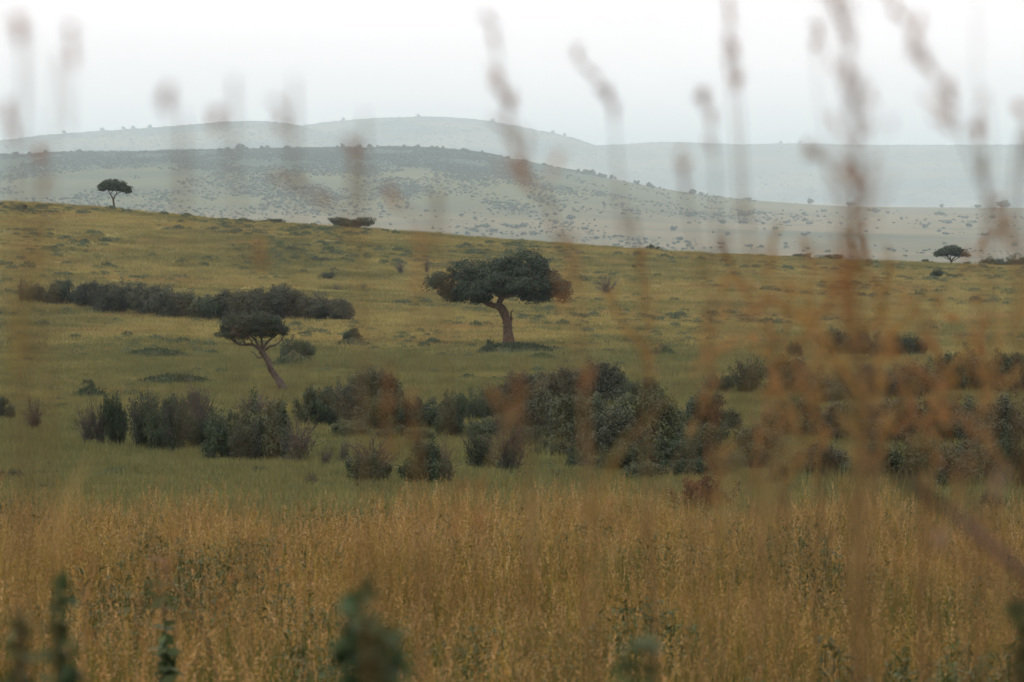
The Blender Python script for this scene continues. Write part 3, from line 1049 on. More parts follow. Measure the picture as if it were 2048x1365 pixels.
KINDS = {
    'leafy': [leafy(i, MAT['bush_leaf']) for i in range(5)],
    'olive': [leafy(i, MAT['olive_leaf'], 13, 44, 0.050, 10) for i in range(3)],
    'hedge': [leafy(i, MAT['hedge_leaf'], 16, 40, 0.055, 6) for i in range(4)],
    'twiggy': [twiggy(i, MAT['twig'], 46, 0.78, 900) for i in range(4)],
    'grey': [twiggy(i, MAT['grey_twig'], 40, 0.8, 120) for i in range(2)],
    'mixed': [twiggy(i, MAT['twig'], 60, 0.78, 8500, 'bush_leaf', 0.7) for i in range(4)],
    'rust': [leafy(9, MAT['rust_leaf'], 9, 22, 0.08, 16)],
}
_used = {k: 0 for k in KINDS}
BUSH = {}                                          # first of each kind, copied after


def bush(kind, x, y, w, h, label, group=None, name=None, hi=606.0, depth=1.0, cat='bush', sink=0.08, on=None):
    """a bush whose foot shows at pixel (x, y), w by h pixels large"""
    P = ground_at(x, y, 14, hi) if on is None else on
    k = P[1] / F
    i = _used[kind] % len(KINDS[kind])
    _used[kind] += 1
    root = thing(name or ('bare_bush' if kind in ('twiggy', 'grey') else 'bush'), label, cat, P - np.array((0, 0, sink)), group)
    root.rotation_euler = (float(rng.normal(0, 0.09)), float(rng.normal(0, 0.09)), float(rng.random() * 6.28))
    grow = 1.26 if P[1] < 240 else 1.06                # crowns of the valley thickets close up
    s = w * k * grow / 2 / 0.80
    hh = h * k * (0.5 + 0.5 * grow) * rng.uniform(0.85, 1.12) + sink
    root.scale = (s, s * depth, hh)
    key = (kind, i)
    if key in BUSH:
        for ch in BUSH[key]:
            c = ch.copy()
            COL.objects.link(c)
            c.parent = root
    else:
        fol, br = KINDS[kind][i]
        BUSH[key] = [link('foliage', fol, root), link('branch', br, root)]
    return root


G1, G2, G3, G4, G5 = 'bushes of the long hedge across the slope', 'bushes of the near left thicket', 'bushes of the central thicket', 'bushes of the right thicket', 'bushes scattered on the open slope'
BUSHES = [
    # the long hedge on the left of the slope
    ('twiggy', 42, 607, 24, 46, 'thin upright sprig at the left tip of the long hedge', G1),
    ('hedge', 68, 607, 44, 44, 'small brownish bush second from the left tip of the long hedge', G1),
    ('leafy', 124, 613, 78, 48, 'dark rounded bush overhanging a black hollow near the hedge\'s left end', G1),
    ('hedge', 186, 620, 78, 54, 'olive bush just right of the dark hollow in the long hedge', G1),
    ('hedge', 236, 630, 88, 60, 'bush in the left half of the long hedge where its foot steps lower', G1),
    ('hedge', 290, 634, 86, 58, 'bush in the long hedge behind the paler straw tufts', G1),
    ('hedge', 345, 640, 96, 64, 'broad grey-green bush in the middle of the long hedge', G1),
    ('leafy', 400, 642, 96, 66, 'dark bush in the middle of the long hedge', G1),
    ('hedge', 455, 642, 98, 66, 'tallest broad bush of the long hedge, left of the leaning tree', G1),
    ('hedge', 515, 640, 90, 62, 'hedge bush directly behind the leaning tree\'s crown', G1),
    ('hedge', 572, 640, 90, 62, 'hedge bush below the small pointed shrub', G1),
    ('hedge', 628, 640, 88, 62, 'rounded bush next to the right end of the long hedge', G1),
    ('hedge', 674, 642, 60, 50, 'brownish bush closing the right end of the long hedge', G1),
    ('leafy', 557, 600, 28, 24, 'small pointed dark shrub rising behind the long hedge', G1),
    # open slope
    ('leafy', 585, 728, 62, 50, 'dark bush on the mound behind the leaning trunk', G5),
    ('leafy', 613, 720, 36, 32, 'small dark bush on the right shoulder of the mound behind the leaning trunk', G5),
    ('leafy', 704, 683, 36, 28, 'dark shrub capping the mound right of the leaning tree', G5),
    ('leafy', 703, 458, 84, 26, 'wide flat dark bush on the ridge line left of centre', G5),
    ('leafy', 240, 419, 20, 12, 'little bush at the foot of the forked tree on the left ridge', G5),
    ('leafy', 45, 421, 22, 13, 'little dark bush at the far left of the ridge', G5),
    ('leafy', 75, 405, 13, 12, 'tiny bush poking above the left ridge line', G5),
    ('leafy', 131, 409, 40, 8, 'low flat bush along the left ridge, left of the forked tree', G5),
    ('leafy', 552, 447, 34, 9, 'low bush on the ridge left of the wide flat one', G5),
    ('grey', 877, 466, 26, 9, 'faint grey bush on the ridge above the tall broad tree', G5),
    ('leafy', 655, 558, 38, 14, 'small dark bush on the slope above the hedge\'s right end', G5),
    ('leafy', 640, 524, 50, 9, 'low dark green patch of shrub on the upper slope left of centre', G5),
    ('grey', 672, 581, 15, 13, 'small round grey bush above the right end of the hedge', G5),
    ('grey', 801, 550, 26, 32, 'bare grey bush left of the broad tree\'s crown', G5),
    ('twiggy', 853, 547, 13, 22, 'faint thin twiggy bush close left of the broad tree\'s crown', G5),
    ('grey', 727, 580, 16, 13, 'small greyish bush between the hedge and the broad tree', G5),
    ('grey', 1212, 589, 48, 42, 'bare grey bush right of the broad tree\'s crown', G5),
    ('grey', 1156, 513, 18, 13, 'small bare bush on the upper slope right of the broad tree', G5),
    ('leafy', 1301, 500, 16, 15, 'small dark bush on the ridge right of the broad tree', G5),
    ('leafy', 1318, 502, 16, 12, 'smaller twin beside the dark ridge bush right of the broad tree', G5),
    ('leafy', 1268, 541, 9, 13, 'tiny upright bush above the bare grey bush on the right', G5),
    ('leafy', 1874, 557, 26, 16, 'round dark bush below the umbrella tree on the right', G5),
    ('leafy', 1604, 517, 44, 12, 'low dark bush on the ridge behind the blurred stalks', G5),
    ('leafy', 1665, 521, 40, 12, 'low bush on the ridge between the blurred stalks and the umbrella tree', G5),
    ('leafy', 1856, 528, 30, 11, 'small bush immediately left of the umbrella tree', G5),
    ('leafy', 1925, 528, 30, 10, 'small bush immediately right of the umbrella tree', G5),
    ('leafy', 1985, 531, 60, 20, 'broad dark bush on the ridge right of the umbrella tree', G5),
    ('leafy', 2036, 532, 50, 24, 'dark bush on the ridge at the right edge', G5),
    ('leafy', 176, 777, 22, 18, 'tuft of dark shrub on the peak of the pointed mound at left', G5),
    # near left thicket
    ('leafy', 10, 842, 36, 40, 'dark green bush cut by the left edge', G2),
    ('leafy', 8, 968, 60, 24, 'low dark green bush at the left edge just behind the meadow', G2),
    ('twiggy', 72, 866, 40, 66, 'lone bare vase-shaped bush left of the thicket', G2),
    ('twiggy', 176, 894, 42, 70, 'reddish bare bush at the left end of the thicket', G2),
    ('twiggy', 203, 894, 38, 84, 'bare bush second in the thicket, taller than its reddish neighbour', G2),
    ('leafy', 232, 894, 44, 96, 'slim tall bush with green only low on its stems', G2),
    ('mixed', 284, 900, 60, 96, 'brown-topped bush right of the slim tall one', G2),
    ('leafy', 325, 902, 62, 104, 'dark leafy-footed bush in the left part of the thicket', G2),
    ('leafy', 352, 850, 40, 50, 'leafy clump standing behind the thicket\'s left half', G2),
    ('leafy', 383, 832, 42, 48, 'pointed leafy bush topping the thicket\'s left half', G2),
    ('mixed', 352, 908, 54, 92, 'brownish bush standing forward in the left half of the thicket', G2),
    ('twiggy', 402, 880, 76, 92, 'purplish bare-topped bush behind the left half of the thicket', G2),
    ('leafy', 395, 902, 50, 72, 'dark-footed leafy bush below the purplish bare top', G2),
    ('leafy', 452, 930, 74, 100, 'dark bush left of the thicket\'s biggest bush', G2),
    ('leafy', 525, 930, 112, 112, 'biggest dark bush of the near left thicket', G2),
    ('mixed', 482, 935, 60, 84, 'brownish bush pressed against the left of the biggest bush', G2),
    ('twiggy', 512, 836, 90, 42, 'wide pale bare bush behind the biggest bush', G2),
    ('twiggy', 602, 935, 72, 92, 'fan-shaped bare bush right of the biggest bush', G2),
    ('twiggy', 650, 938, 22, 36, 'small sprig of bare twigs right of the fan-shaped bush', G2),
    ('twiggy', 682, 936, 24, 48, 'thin bare sapling in the gap between the left and central thickets', G2),
    ('leafy', 640, 858, 74, 72, 'brown-green bush behind the fan-shaped bare bush', G2),
    ('hedge', 690, 852, 92, 84, 'grey-green bush at the left end of the central thicket', G3),
    ('olive', 742, 826, 96, 72, 'olive bush raised at the back left of the central thicket', G3),
    ('leafy', 515, 953, 46, 18, 'low dark green mat of shrub in front of the biggest bush', G2),
    ('twiggy', 626, 978, 30, 32, 'low grey sprig in the grass in front of the fan-shaped bush', G2),
    # central thicket
    ('olive', 765, 868, 80, 80, 'olive bush behind the orange stalk in the central thicket', G3),
    ('mixed', 812, 866, 70, 62, 'brown bush between the olive and dark bushes of the central thicket', G3),
    ('leafy', 852, 866, 84, 66, 'dark low bush left of centre in the thicket', G3),
    ('leafy', 902, 880, 56, 72, 'dark bush standing forward, second of the dark pair', G3),
    ('leafy', 938, 850, 60, 56, 'dark bush below the orange blurred head', G3),
    ('olive', 985, 842, 76, 66, 'olive bush half hidden by the orange blurred head', G3),
    ('leafy', 735, 976, 72, 62, 'low dark round bush in front of the central thicket', G3),
    ('twiggy', 742, 960, 90, 84, 'bare twigs fanning out around the low dark round bush', G3),
    ('leafy', 852, 976, 86, 88, 'dark twiggy round bush just right of the low dark round one', G3),
    ('twiggy', 880, 970, 50, 80, 'bare twigs on the right flank of the dark twiggy round bush', G3),
    ('mixed', 966, 952, 54, 80, 'slender bush with a dark stem, left of the wide bare one', G3),
    ('twiggy', 1022, 955, 84, 110, 'wide bare light brown bush in front of the central thicket', G3),
    ('leafy', 1000, 950, 26, 28, 'tuft of green under the wide bare light brown bush', G3),
    ('hedge', 1040, 826, 96, 62, 'grey-green bush at the back, right of the orange blurred head', G3),
    ('hedge', 1090, 870, 110, 82, 'dark green bush in the heart of the central thicket', G3),
    ('hedge', 1126, 816, 104, 62, 'bush on the upper edge of the central thicket under the tree mound', G3),
    ('hedge', 1200, 810, 96, 70, 'round grey-green bush near the upper right of the central thicket', G3),
    ('twiggy', 1187, 790, 42, 64, 'bare purplish twigs rising above the round grey-green bush', G3),
    ('leafy', 1266, 812, 40, 44, 'dark half of the separate bush at the thicket\'s upper right', G3),
    ('olive', 1294, 812, 44, 58, 'lighter spiky half of the separate bush at the thicket\'s upper right', G3),
    ('olive', 1150, 905, 134, 104, 'large olive bush at the front of the central thicket', G3),
    ('olive', 1226, 880, 120, 84, 'large olive bush right of the first large olive one', G3),
    ('hedge', 1216, 925, 110, 84, 'dark-footed bush under the large olive pair', G3),
    ('leafy', 1155, 945, 40, 48, 'dark-stemmed little bush at the front edge of the central thicket', G3),
    ('olive', 1300, 912, 130, 108, 'large arching bush closing the central thicket on the right', G3),
    ('olive', 1252, 955, 100, 62, 'low olive bush under the arching one', G3),
    ('leafy', 1340, 950, 90, 74, 'dark bush on the lower right of the arching one', G3),
    ('olive', 700, 880, 70, 34, 'low green shrub filling the gaps low in the central thicket', G3),
    ('leafy', 790, 884, 66, 34, 'low green shrub filling the gaps low in the central thicket', G3),
    ('olive', 835, 892, 60, 30, 'low green shrub filling the gaps low in the central thicket', G3),
    ('leafy', 960, 880, 66, 40, 'low green shrub filling the gaps low in the central thicket', G3),
    ('olive', 1010, 872, 70, 40, 'low green shrub filling the gaps low in the central thicket', G3),
    ('leafy', 1060, 900, 80, 44, 'low green shrub filling the gaps low in the central thicket', G3),
    ('olive', 1105, 920, 76, 40, 'low green shrub filling the gaps low in the central thicket', G3),
    ('leafy', 1190, 950, 80, 38, 'low green shrub filling the gaps low in the central thicket', G3),
    ('olive', 1290, 965, 80, 36, 'low green shrub filling the gaps low in the central thicket', G3),
    ('leafy', 1380, 965, 70, 40, 'low green shrub filling the gaps low in the central thicket', G3),
    ('olive', 1445, 960, 80, 46, 'low green shrub filling the gaps low in the central thicket', G3),
    # right thicket
    ('leafy', 1418, 866, 94, 78, 'neat round dark green bush right of the central thicket', G4),
    ('leafy', 1412, 935, 112, 90, 'green bush directly below the neat round one', G4),
    ('olive', 1372, 905, 70, 70, 'olive bush left below the neat round one', G4),
    ('olive', 1514, 950, 104, 82, 'yellowish rounded bush right of the neat round one', G4),
    ('leafy', 1556, 985, 40, 66, 'dark narrow bush right of the yellowish rounded one', G4),
    ('twiggy', 1420, 790, 34, 40, 'row of upright bare stems above the neat round bush', G4),
    ('leafy', 1448, 788, 34, 42, 'leafier upright stems right of the bare row', G4),
    ('mixed', 1492, 792, 60, 60, 'brown bush behind the pinkish blurred stalk', G4),
    ('leafy', 1590, 722, 30, 34, 'small reddish-dark bush in the gap above the right thicket', G4),
    ('leafy', 1676, 716, 84, 58, 'dark bush, left of the pair in the slope\'s right part', G4),
    ('leafy', 1758, 722, 92, 64, 'dark bush, right of the pair in the slope\'s right part', G4),
    ('leafy', 1822, 720, 62, 50, 'brownish bush trailing the dark pair', G4),
    ('olive', 1585, 800, 110, 70, 'olive bush at the back left of the right thicket', G4),
    ('hedge', 1665, 812, 90, 72, 'dark-centred bush in the back row of the right thicket', G4),
    ('hedge', 1745, 806, 90, 74, 'bush behind the thickest blurred stalk', G4),
    ('olive', 1832, 800, 100, 76, 'olive bush in the back row of the right thicket', G4),
    ('leafy', 1938, 786, 90, 82, 'tall dark bush with pale sprays near the right edge', G4),
    ('leafy', 2020, 792, 90, 86, 'dark bush at the right edge of the back row', G4),
    ('olive', 1598, 876, 104, 76, 'olive bush in the middle row, left part of the right thicket', G4),
    ('hedge', 1690, 884, 108, 80, 'grey-green bush in the middle row of the right thicket', G4),
    ('hedge', 1780, 890, 110, 90, 'grey bush in the middle row among the densest stalks', G4),
    ('olive', 1882, 884, 118, 86, 'olive bush in the middle row below the tall dark bush', G4),
    ('hedge', 1990, 896, 120, 96, 'broad bush in the middle row by the right edge', G4),
    ('hedge', 1640, 965, 104, 74, 'front bush at the left of the right thicket', G4),
    ('leafy', 1742, 975, 96, 84, 'dark front bush behind the diagonal dark stem', G4),
    ('olive', 1846, 975, 110, 90, 'olive front bush right of the diagonal dark stem', G4),
    ('hedge', 1950, 990, 116, 92, 'broad front bush in the right thicket', G4),
    ('leafy', 2040, 992, 80, 118, 'dark green front bush cut by the right edge', G4),
    ('leafy', 1980, 1040, 60, 50, 'lowest dark bush at the right, sunk in the meadow edge', G4),
]
for b in BUSHES:
    bush(*b)
bush('rust', 1405, 1030, 96, 74, 'reddish brown dry-leaved shrub at the meadow edge', name='dry_shrub', hi=80)

# ------------------------------------------------------------------ grassy mounds
def mound(x, y, w, h, label, peak=1.0, seed=0, cover=420, mat='mound_grass'):
    P = ground_at(x, y)
    k = P[1] / F
    R, hh = w * k / 2, h * k
    root = thing('termite_mound', label, 'mound', P - np.array((0, 0, 0.12)), 'grassy mounds on the open slope')
    a, q = np.linspace(0, 2 * math.pi, 33)[:-1], np.linspace(0.02, 1.15, 16)
    A, Q = np.meshgrid(a, q)
    rr = Q * (1 + 0.14 * np.sin(A * 2 + seed) + 0.10 * np.sin(A * 3 + seed * 2))
    X, Y = R * rr * np.cos(A), R * rr * np.sin(A)
    prof = (1 - np.clip(Q / 1.1, 0, 1) ** peak) ** (1.5 if peak < 1.5 else 0.9)
    Z = hh * prof * (1 + 0.22 * fbm(X * 1.5 + seed, Y * 1.5, seed)) + 0.10 - 0.35 * (Q > 1.1)
    link('earth', grid_mesh('earth', X, Y, Z, GROUNDM, True), root)
    mb = MB()
    n = cover
    qi, ai = np.sqrt(rng.random(n)), rng.random(n) * 6.28
    x_ = R * qi * np.cos(ai)
    y_ = R * qi * np.sin(ai)
    z_ = hh * (1 - np.clip(qi / 1.1, 0, 1) ** peak) ** (1.5 if peak < 1.5 else 0.9) + 0.1
    c = np.stack((x_, y_, z_ + 0.05), -1) + 0.05 * rng.standard_normal((n, 3))
    mb.leaves(c, rng.standard_normal((n, 3)) * np.array((1, 1, 0.5)), 0.34, 0.07, rng.random(n), np.array((0, 0, 1.0)) + 0.7 * rng.standard_normal((n, 3)))
    tag(link('grass_cover', mb.mesh('grass_cover', MAT[mat]), root), kind='stuff')
    return root


def earth_mat():
    m, n, l, out = new_mat('mound_earth')
    nz = _noise(n, l, 1.2, 5, 0.65)
    col = _mix(n, l, _range(n, l, nz, 0.4, 0.62), (0.034, 0.046, 0.022), (0.055, 0.052, 0.028))
    _surface(n, l, out, col, 0.95, 0.05, 0, nz, 0.12)
    return m


GROUNDM = earth_mat()
mound(180, 798, 80, 32, 'pointed earth mound with a tuft on its peak at left', 0.9, 1)
mound(588, 735, 112, 34, 'grassy mound behind the leaning tree\'s trunk', 1.2, 2)
mound(704, 692, 84, 20, 'low mound under the dark shrub right of the leaning tree', 0.9, 3)
mound(1030, 708, 150, 18, 'wide flat mound of dark herbs round the broad tree\'s foot', 3.0, 4, 1500)
mound(1082, 724, 70, 14, 'small low hump in front of the broad tree\'s mound', 1.5, 5)
mound(1324, 714, 78, 25, 'small pointed grassy mound right of the broad tree', 0.9, 6)
mound(310, 716, 130, 16, 'long low green swell between the hedge and the pointed mound', 1.6, 7, 700)
mound(350, 770, 160, 17, 'long low green swell right of the pointed mound', 1.6, 8, 800)
bush('leafy', 980, 700, 16, 20, 'knob of dark leaves on the left end of the broad tree\'s mound', G5)

# ------------------------------------------------------------------ single trees and bushes far off on plain and skyline
def copies(name, label, group, spots, hi, cat, wk=1.0):
    for i, (x, y, w, h) in enumerate(spots):
        P = ground_at(x, y, 2300, hi)
        k = P[1] / F
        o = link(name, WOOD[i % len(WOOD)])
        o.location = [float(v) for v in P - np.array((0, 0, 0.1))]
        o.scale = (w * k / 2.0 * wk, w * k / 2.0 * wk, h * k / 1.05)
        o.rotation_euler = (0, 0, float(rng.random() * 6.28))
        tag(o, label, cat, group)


_sp = []
_r = np.random.default_rng(17)
while len(_sp) < 110:
    x = _r.uniform(-10, 1480)
    if vnoise(x / 45, 0.3, 7) + 0.5 * _r.random() < 0.12:
        continue
    yy = float(np.interp(x, _sxg, _my))
    s = _r.uniform(3, 6.5) + 4 * _r.random() ** 5
    _sp.append((x, yy + _r.uniform(0.5, 4.0), s * _r.uniform(0.9, 2.0), s * 1.2))
copies('skyline_bush', 'small bush breaking the skyline of the hazy middle hill', 'bushes along the crest of the middle hill', _sp, 6440, 'bush')
_sp = []
_r = np.random.default_rng(5)
while len(_sp) < 70:
    x, y = _r.uniform(700, 2040), _r.uniform(425, 520)
    lim = float(np.interp(x, _sxg, _ry)) - 8
    if y < lim and y > float(np.interp(x, _sxg, _my)) + 12:
        s = _r.uniform(4, 10)
        _sp.append((x, y, s * _r.uniform(1.0, 3.0), s * 0.9))
copies('plain_bush', 'small blue-grey bush dotted on the pale plain below the middle hill', 'bushes dotted on the plain', _sp, 6440, 'bush')
for x, y, w, h, lab in ((1404, 388, 12, 8, 'tiny umbrella tree on the descending end of the middle hill\'s skyline'), (1495, 398, 20, 7, 'low flat bush on the plain\'s horizon right of the tiny umbrella tree'),
                        (1622, 409, 12, 11, 'tiny tree on the plain\'s horizon beside the thickest stalk'), (1700, 414, 22, 9, 'dark bush on the plain\'s horizon behind the thickest stalk'),
                        (1955, 416, 16, 6, 'flat-topped tree on the plain\'s horizon left of the wide one'), (2003, 417, 34, 15, 'wide dark tree on the plain\'s horizon near the right edge'),
                        (1883, 416, 8, 7, 'lone speck of a tree on the plain\'s horizon above the umbrella tree'),
                        (1145, 440, 26, 9, 'larger flat bush on the pale slope right of centre'), (900, 455, 0, 0, None)):
    if lab:
        copies('plain_tree', lab, 'trees on the plain\'s horizon', [(x, y, w, h)], 6440, 'tree')
for x, surf in ((130, HILL_A), (205, HILL_A), (248, HILL_A), (268, HILL_A), (300, HILL_A), (838, HILL_B), (688, HILL_B), (985, HILL_B), (1105, HILL_B), (1128, HILL_B), (1600, HILL_C), (1560, HILL_C)):
    px, py, pz = surf(np.array(float(x)), np.array(0.995))
    o = link('hilltop_tree', WOOD[x % 6])
    o.location = (float(px), float(py), float(pz) - 0.5)
    o.scale = (9.5, 9.5, 15.0)
    tag(o, 'tiny tree standing clear on the skyline of the far hills', 'tree', 'trees on the far skyline')

# ------------------------------------------------------------------ blurred plants close to the camera
def head_mesh(mb, path, spread, n, size):
    """an open panicle: fine branchlets leave the top of the stem, small spikelets hang along each"""
    tan = path[-1] - path[0]
    tan /= np.linalg.norm(tan)
    nb = max(3, int(n / 9))
    L = np.linalg.norm(path[-1] - path[0])
    for b in range(nb):
        t = (b + rng.random()) / nb
        p = np.array([np.interp(t * (len(path) - 1), np.arange(len(path)), path[:, i]) for i in range(3)])
        side = rng.standard_normal(3)
        side -= tan * side.dot(tan)
        side /= np.linalg.norm(side)
        ln = max(1.5 * spread, 0.30 * L) * (1.0 - 0.6 * t) * rng.uniform(0.6, 1.2)
        d = tan * rng.uniform(0.75, 1.0) + side * rng.uniform(0.15, 0.55)
        q = p + d * ln * np.linspace(0.0, 1, 9)[:, None] - np.array((0, 0, 1.0)) * (0.12 * ln * np.linspace(0, 1, 9)[:, None] ** 2)
        mb.leaves(((q[0] + q[-1]) / 2)[None], rng.standard_normal((1, 3)), ln, size * 0.10, 0.3, d[None])
        mb.leaves(q[2:], rng.standard_normal((7, 3)), size * (0.7 + 0.6 * rng.random(7)), size * 0.26, np.full(7, rng.random()), d + 0.3 * rng.standard_normal((7, 3)))


DS = 0.62                                          # everything here stands close to the lens


def stalk(pix, D, label, head=0.0, spread=0.018, r=0.0022, seedmat='seed', stemmat='stem', leaves=1, n=150, group='tall grass stalks close to the lens', name='grass_stalk'):
    """a grass stalk D metres away whose stem passes the pixels pix, lowest first; head = metres of the top that carry spikelets"""
    D, head, spread, r, n = D * DS, head * DS * 1.35, spread * DS * 0.56, r * DS * 0.55, max(14, int(n * 0.30 * head / 0.075))
    leaves = leaves if head > 0.05 * DS else 0
    up = [at(x, y, D) for x, y in pix]
    base_x = up[0][0] + 0.25 * (up[0][0] - up[1][0]) * abs(up[0][2] - H(up[0][0], D)) / max(0.2, abs(up[0][2] - up[1][2]))
    base_x = float(np.clip(base_x, up[0][0] - 0.5, up[0][0] + 0.5))
    gz = float(H(base_x, D))
    base = np.array((base_x, D, gz))
    root = thing(name, label, 'grass', base, group)
    ctrl = [base - np.array((0, 0, 0.03))] + up
    for i in range(1, len(ctrl)):
        ctrl[i] = ctrl[i] + np.array((0, rng.uniform(-0.05, 0.05), 0))
    p = spline(ctrl, 40) - base
    mb = MB()
    mb.tube(p, [r * 1.5, r * 1.1, r * 0.6], 5, float(rng.random()))
    link('stem', mb.mesh('stem', MAT[stemmat], True), root)
    if head > 0:
        seg = np.linalg.norm(np.diff(p, axis=0), axis=1)
        cum = np.concatenate((np.cumsum(seg[::-1])[::-1], [0]))
        hp = p[cum <= head]
        if len(hp) < 3:
            hp = p[-3:]
        mb = MB()
        head_mesh(mb, hp, spread, n, 0.020 * DS)
        link('seed_head', mb.mesh('seed_head', MAT[seedmat]), root)['kind'] = 'stuff'
    for j in range(leaves):
        b = p[int(np.argmin(np.abs(p[:, 2] + base[2] - rng.uniform(-0.12, -0.045) * D)))]
        th = rng.random() * 6.28
        L = rng.uniform(0.03, 0.06) * D
        d = np.array((math.cos(th) * 0.5, math.sin(th) * 0.5, 0.8))
        q = spline([b, b + d * L * 0.5, b + d * L * np.array((1.4, 1.4, 0.75))], 8)
        w = 0.0045 * np.sin(np.linspace(0.25, 1, 8) * math.pi)
        side = np.array((-math.sin(th), math.cos(th), 0))
        v = np.stack((q - side * w[:, None] / 2, q + side * w[:, None] / 2), 1).reshape(-1, 3)
        idx = np.arange(7)[:, None] * 2 + np.array((0, 1, 3, 2))
        mb = MB()
        mb.add(v, idx, float(rng.random()))
        link('leaf', mb.mesh('leaf', MAT['blade']), root)
    return root


STALKS = [
    # pixels from low to high, distance, label, head length, spread
    ([(95, 1365), (88, 420), (82, 320)], 4.6, 'blurred brown stalk at left crossing the middle hill below the sky', 0.06, 0.022),
    ([(70, 1365), (74, 300), (78, 60)], 4.2, 'faint tall stalk at left rising almost to the top edge', 0.0, 0.01),
    ([(25, 1365), (22, 400), (2, 200)], 4.0, 'blurred brown head cut by the left edge at skyline height', 0.06, 0.020),
    ([(50, 1365), (54, 700), (54, 465)], 4.2, 'dark brown blurred head over the left end of the slope', 0.045, 0.020),
    ([(110, 900), (128, 250), (130, 50)], 3.6, 'faint pinkish blob of a head in the sky at top left', 0.03, 0.014),
    ([(30, 900), (34, 200), (36, 40)], 3.4, 'faint blob of a head in the sky left of the pinkish one', 0.02, 0.012),
    ([(362, 1000), (352, 420), (345, 185)], 3.4, 'faint pale head alone in the sky above the left hill', 0.02, 0.012),
    ([(720, 900), (690, 480), (640, 395), (545, 348)], 4.4, 'bent stalk with a brown head leaning left over the middle hill', 0.075, 0.016),
    ([(900, 1000), (858, 500), (800, 410), (768, 375)], 4.4, 'stalk with a tan head leaning left in front of the hill\'s centre', 0.035, 0.018),
    ([(745, 900), (725, 400), (698, 280)], 4.0, 'faint head before the woodland at the centre of the middle hill', 0.02, 0.014),
    ([(600, 900), (580, 350), (555, 205)], 3.6, 'faint head in front of the notch between the left and rounded far hills', 0.03, 0.010),
    ([(480, 900), (455, 350), (440, 225)], 3.6, 'faint head on the skyline of the left far hill', 0.02, 0.012),
    ([(1180, 1200), (1112, 470), (1068, 385), (1030, 280), (1008, 190), (985, 45)], 4.3, 'long arched stalk crossing the rounded far hill into the sky', 0.22, 0.010, 0.0032),
    ([(1300, 1100), (1242, 450), (1236, 330), (1215, 200), (1145, 110)], 4.6, 'stalk bowing left into the sky right of the rounded far hill', 0.10, 0.012),
    ([(1440, 1100), (1400, 560), (1370, 390), (1352, 310)], 4.8, 'dark head on a leaning stalk left of the right tangle', 0.06, 0.014),
    ([(1480, 1100), (1440, 500), (1425, 280), (1392, 180)], 4.6, 'stalk with a reddish head leaning left above the far ridge', 0.07, 0.014),
    ([(1500, 1100), (1475, 400), (1462, 170), (1455, 20)], 4.6, 'tall head near the top edge left of the thickest stalk', 0.10, 0.014),
    ([(1560, 1100), (1500, 500), (1480, 200), (1468, 110)], 5.0, 'slim stalk beside the tall head near the top edge', 0.05, 0.013),
    ([(1720, 1365), (1716, 700), (1706, 300), (1690, -60)], 4.0, 'thickest upright stalk running from the meadow to the top edge', 0.52, 0.012, 0.0038),
    ([(1745, 1365), (1722, 800), (1708, 420), (1702, 320)], 4.4, 'orange head clasped to the thickest stalk at hill height', 0.10, 0.020),
    ([(1700, 1100), (1660, 450), (1640, 150), (1632, 50)], 4.8, 'tall faint stalk just left of the thickest one', 0.08, 0.012),
    ([(1720, 1000), (1690, 480), (1650, 330), (1612, 290)], 4.8, 'head bending left in front of the hazy right ridge', 0.05, 0.014),
    ([(2090, 900), (2020, 480), (1960, 340), (1880, 170), (1790, -20)], 3.9, 'long slanting stalk from the right edge up to the top edge', 0.16, 0.008, 0.0028),
    ([(2000, 1000), (1965, 340), (1955, 250)], 4.5, 'brown head where the slanting stalk meets the right ridge', 0.05, 0.016),
    ([(1975, 1000), (1958, 200), (1962, -20)], 3.9, 'thin faint upright stalk reaching the top edge at right', 0.0, 0.010),
    ([(2040, 1000), (2046, 330), (2044, 200)], 4.2, 'head cut by the right edge in the sky', 0.05, 0.014),
    ([(2050, 1100), (2020, 560), (2002, 400)], 4.4, 'orange-brown head over the plain near the right edge', 0.08, 0.020),
    ([(1060, 1365), (1030, 880), (1042, 735)], 4.4, 'orange blurred head over the central thicket', 0.06, 0.017),
    ([(1080, 1365), (1020, 900), (985, 775)], 4.8, 'second orange head leaning left over the central thicket', 0.05, 0.014),
    ([(765, 1365), (768, 960), (772, 745)], 4.8, 'upright orange stalk over the left of the central thicket', 0.10, 0.014),
    ([(850, 1365), (830, 960), (820, 790)], 4.8, 'reddish stalk right of the upright orange one', 0.07, 0.012),
    ([(560, 1365), (535, 800), (525, 490)], 4.6, 'faint straw head over the upper slope left of centre', 0.03, 0.014),
    ([(830, 1200), (838, 620), (842, 470)], 4.6, 'faint straw stalk over the slope left of the broad tree', 0.08, 0.010),
    ([(960, 1365), (958, 1150), (962, 965)], 6.0, 'blurred tan stalk standing above the meadow at centre', 0.09, 0.014),
    ([(1190, 1365), (1170, 900), (1180, 720)], 5.2, 'brown stalk over the upper part of the central thicket', 0.08, 0.014),
    ([(1120, 1365), (1125, 760), (1122, 560)], 5.0, 'faint brown stalk over the right side of the broad tree', 0.08, 0.010),
    ([(1030, 1365), (1150, 700), (1128, 480)], 5.0, 'faint straw stalk above the broad tree\'s right lobe', 0.05, 0.010),
]
for s in STALKS:
    stalk(*s, **({'n': 36, 'r': 0.0014, 'leaves': 0} if 'faint' in s[2] else {}))
stalk([(2200, 1300), (2048, 1150), (1900, 1022), (1780, 945)], 4.4, 'dark diagonal dry stem at lower right', 0.0, 0.01, 0.014, 'seed', 'dark_stem', 0, name='dry_grass_stalk')
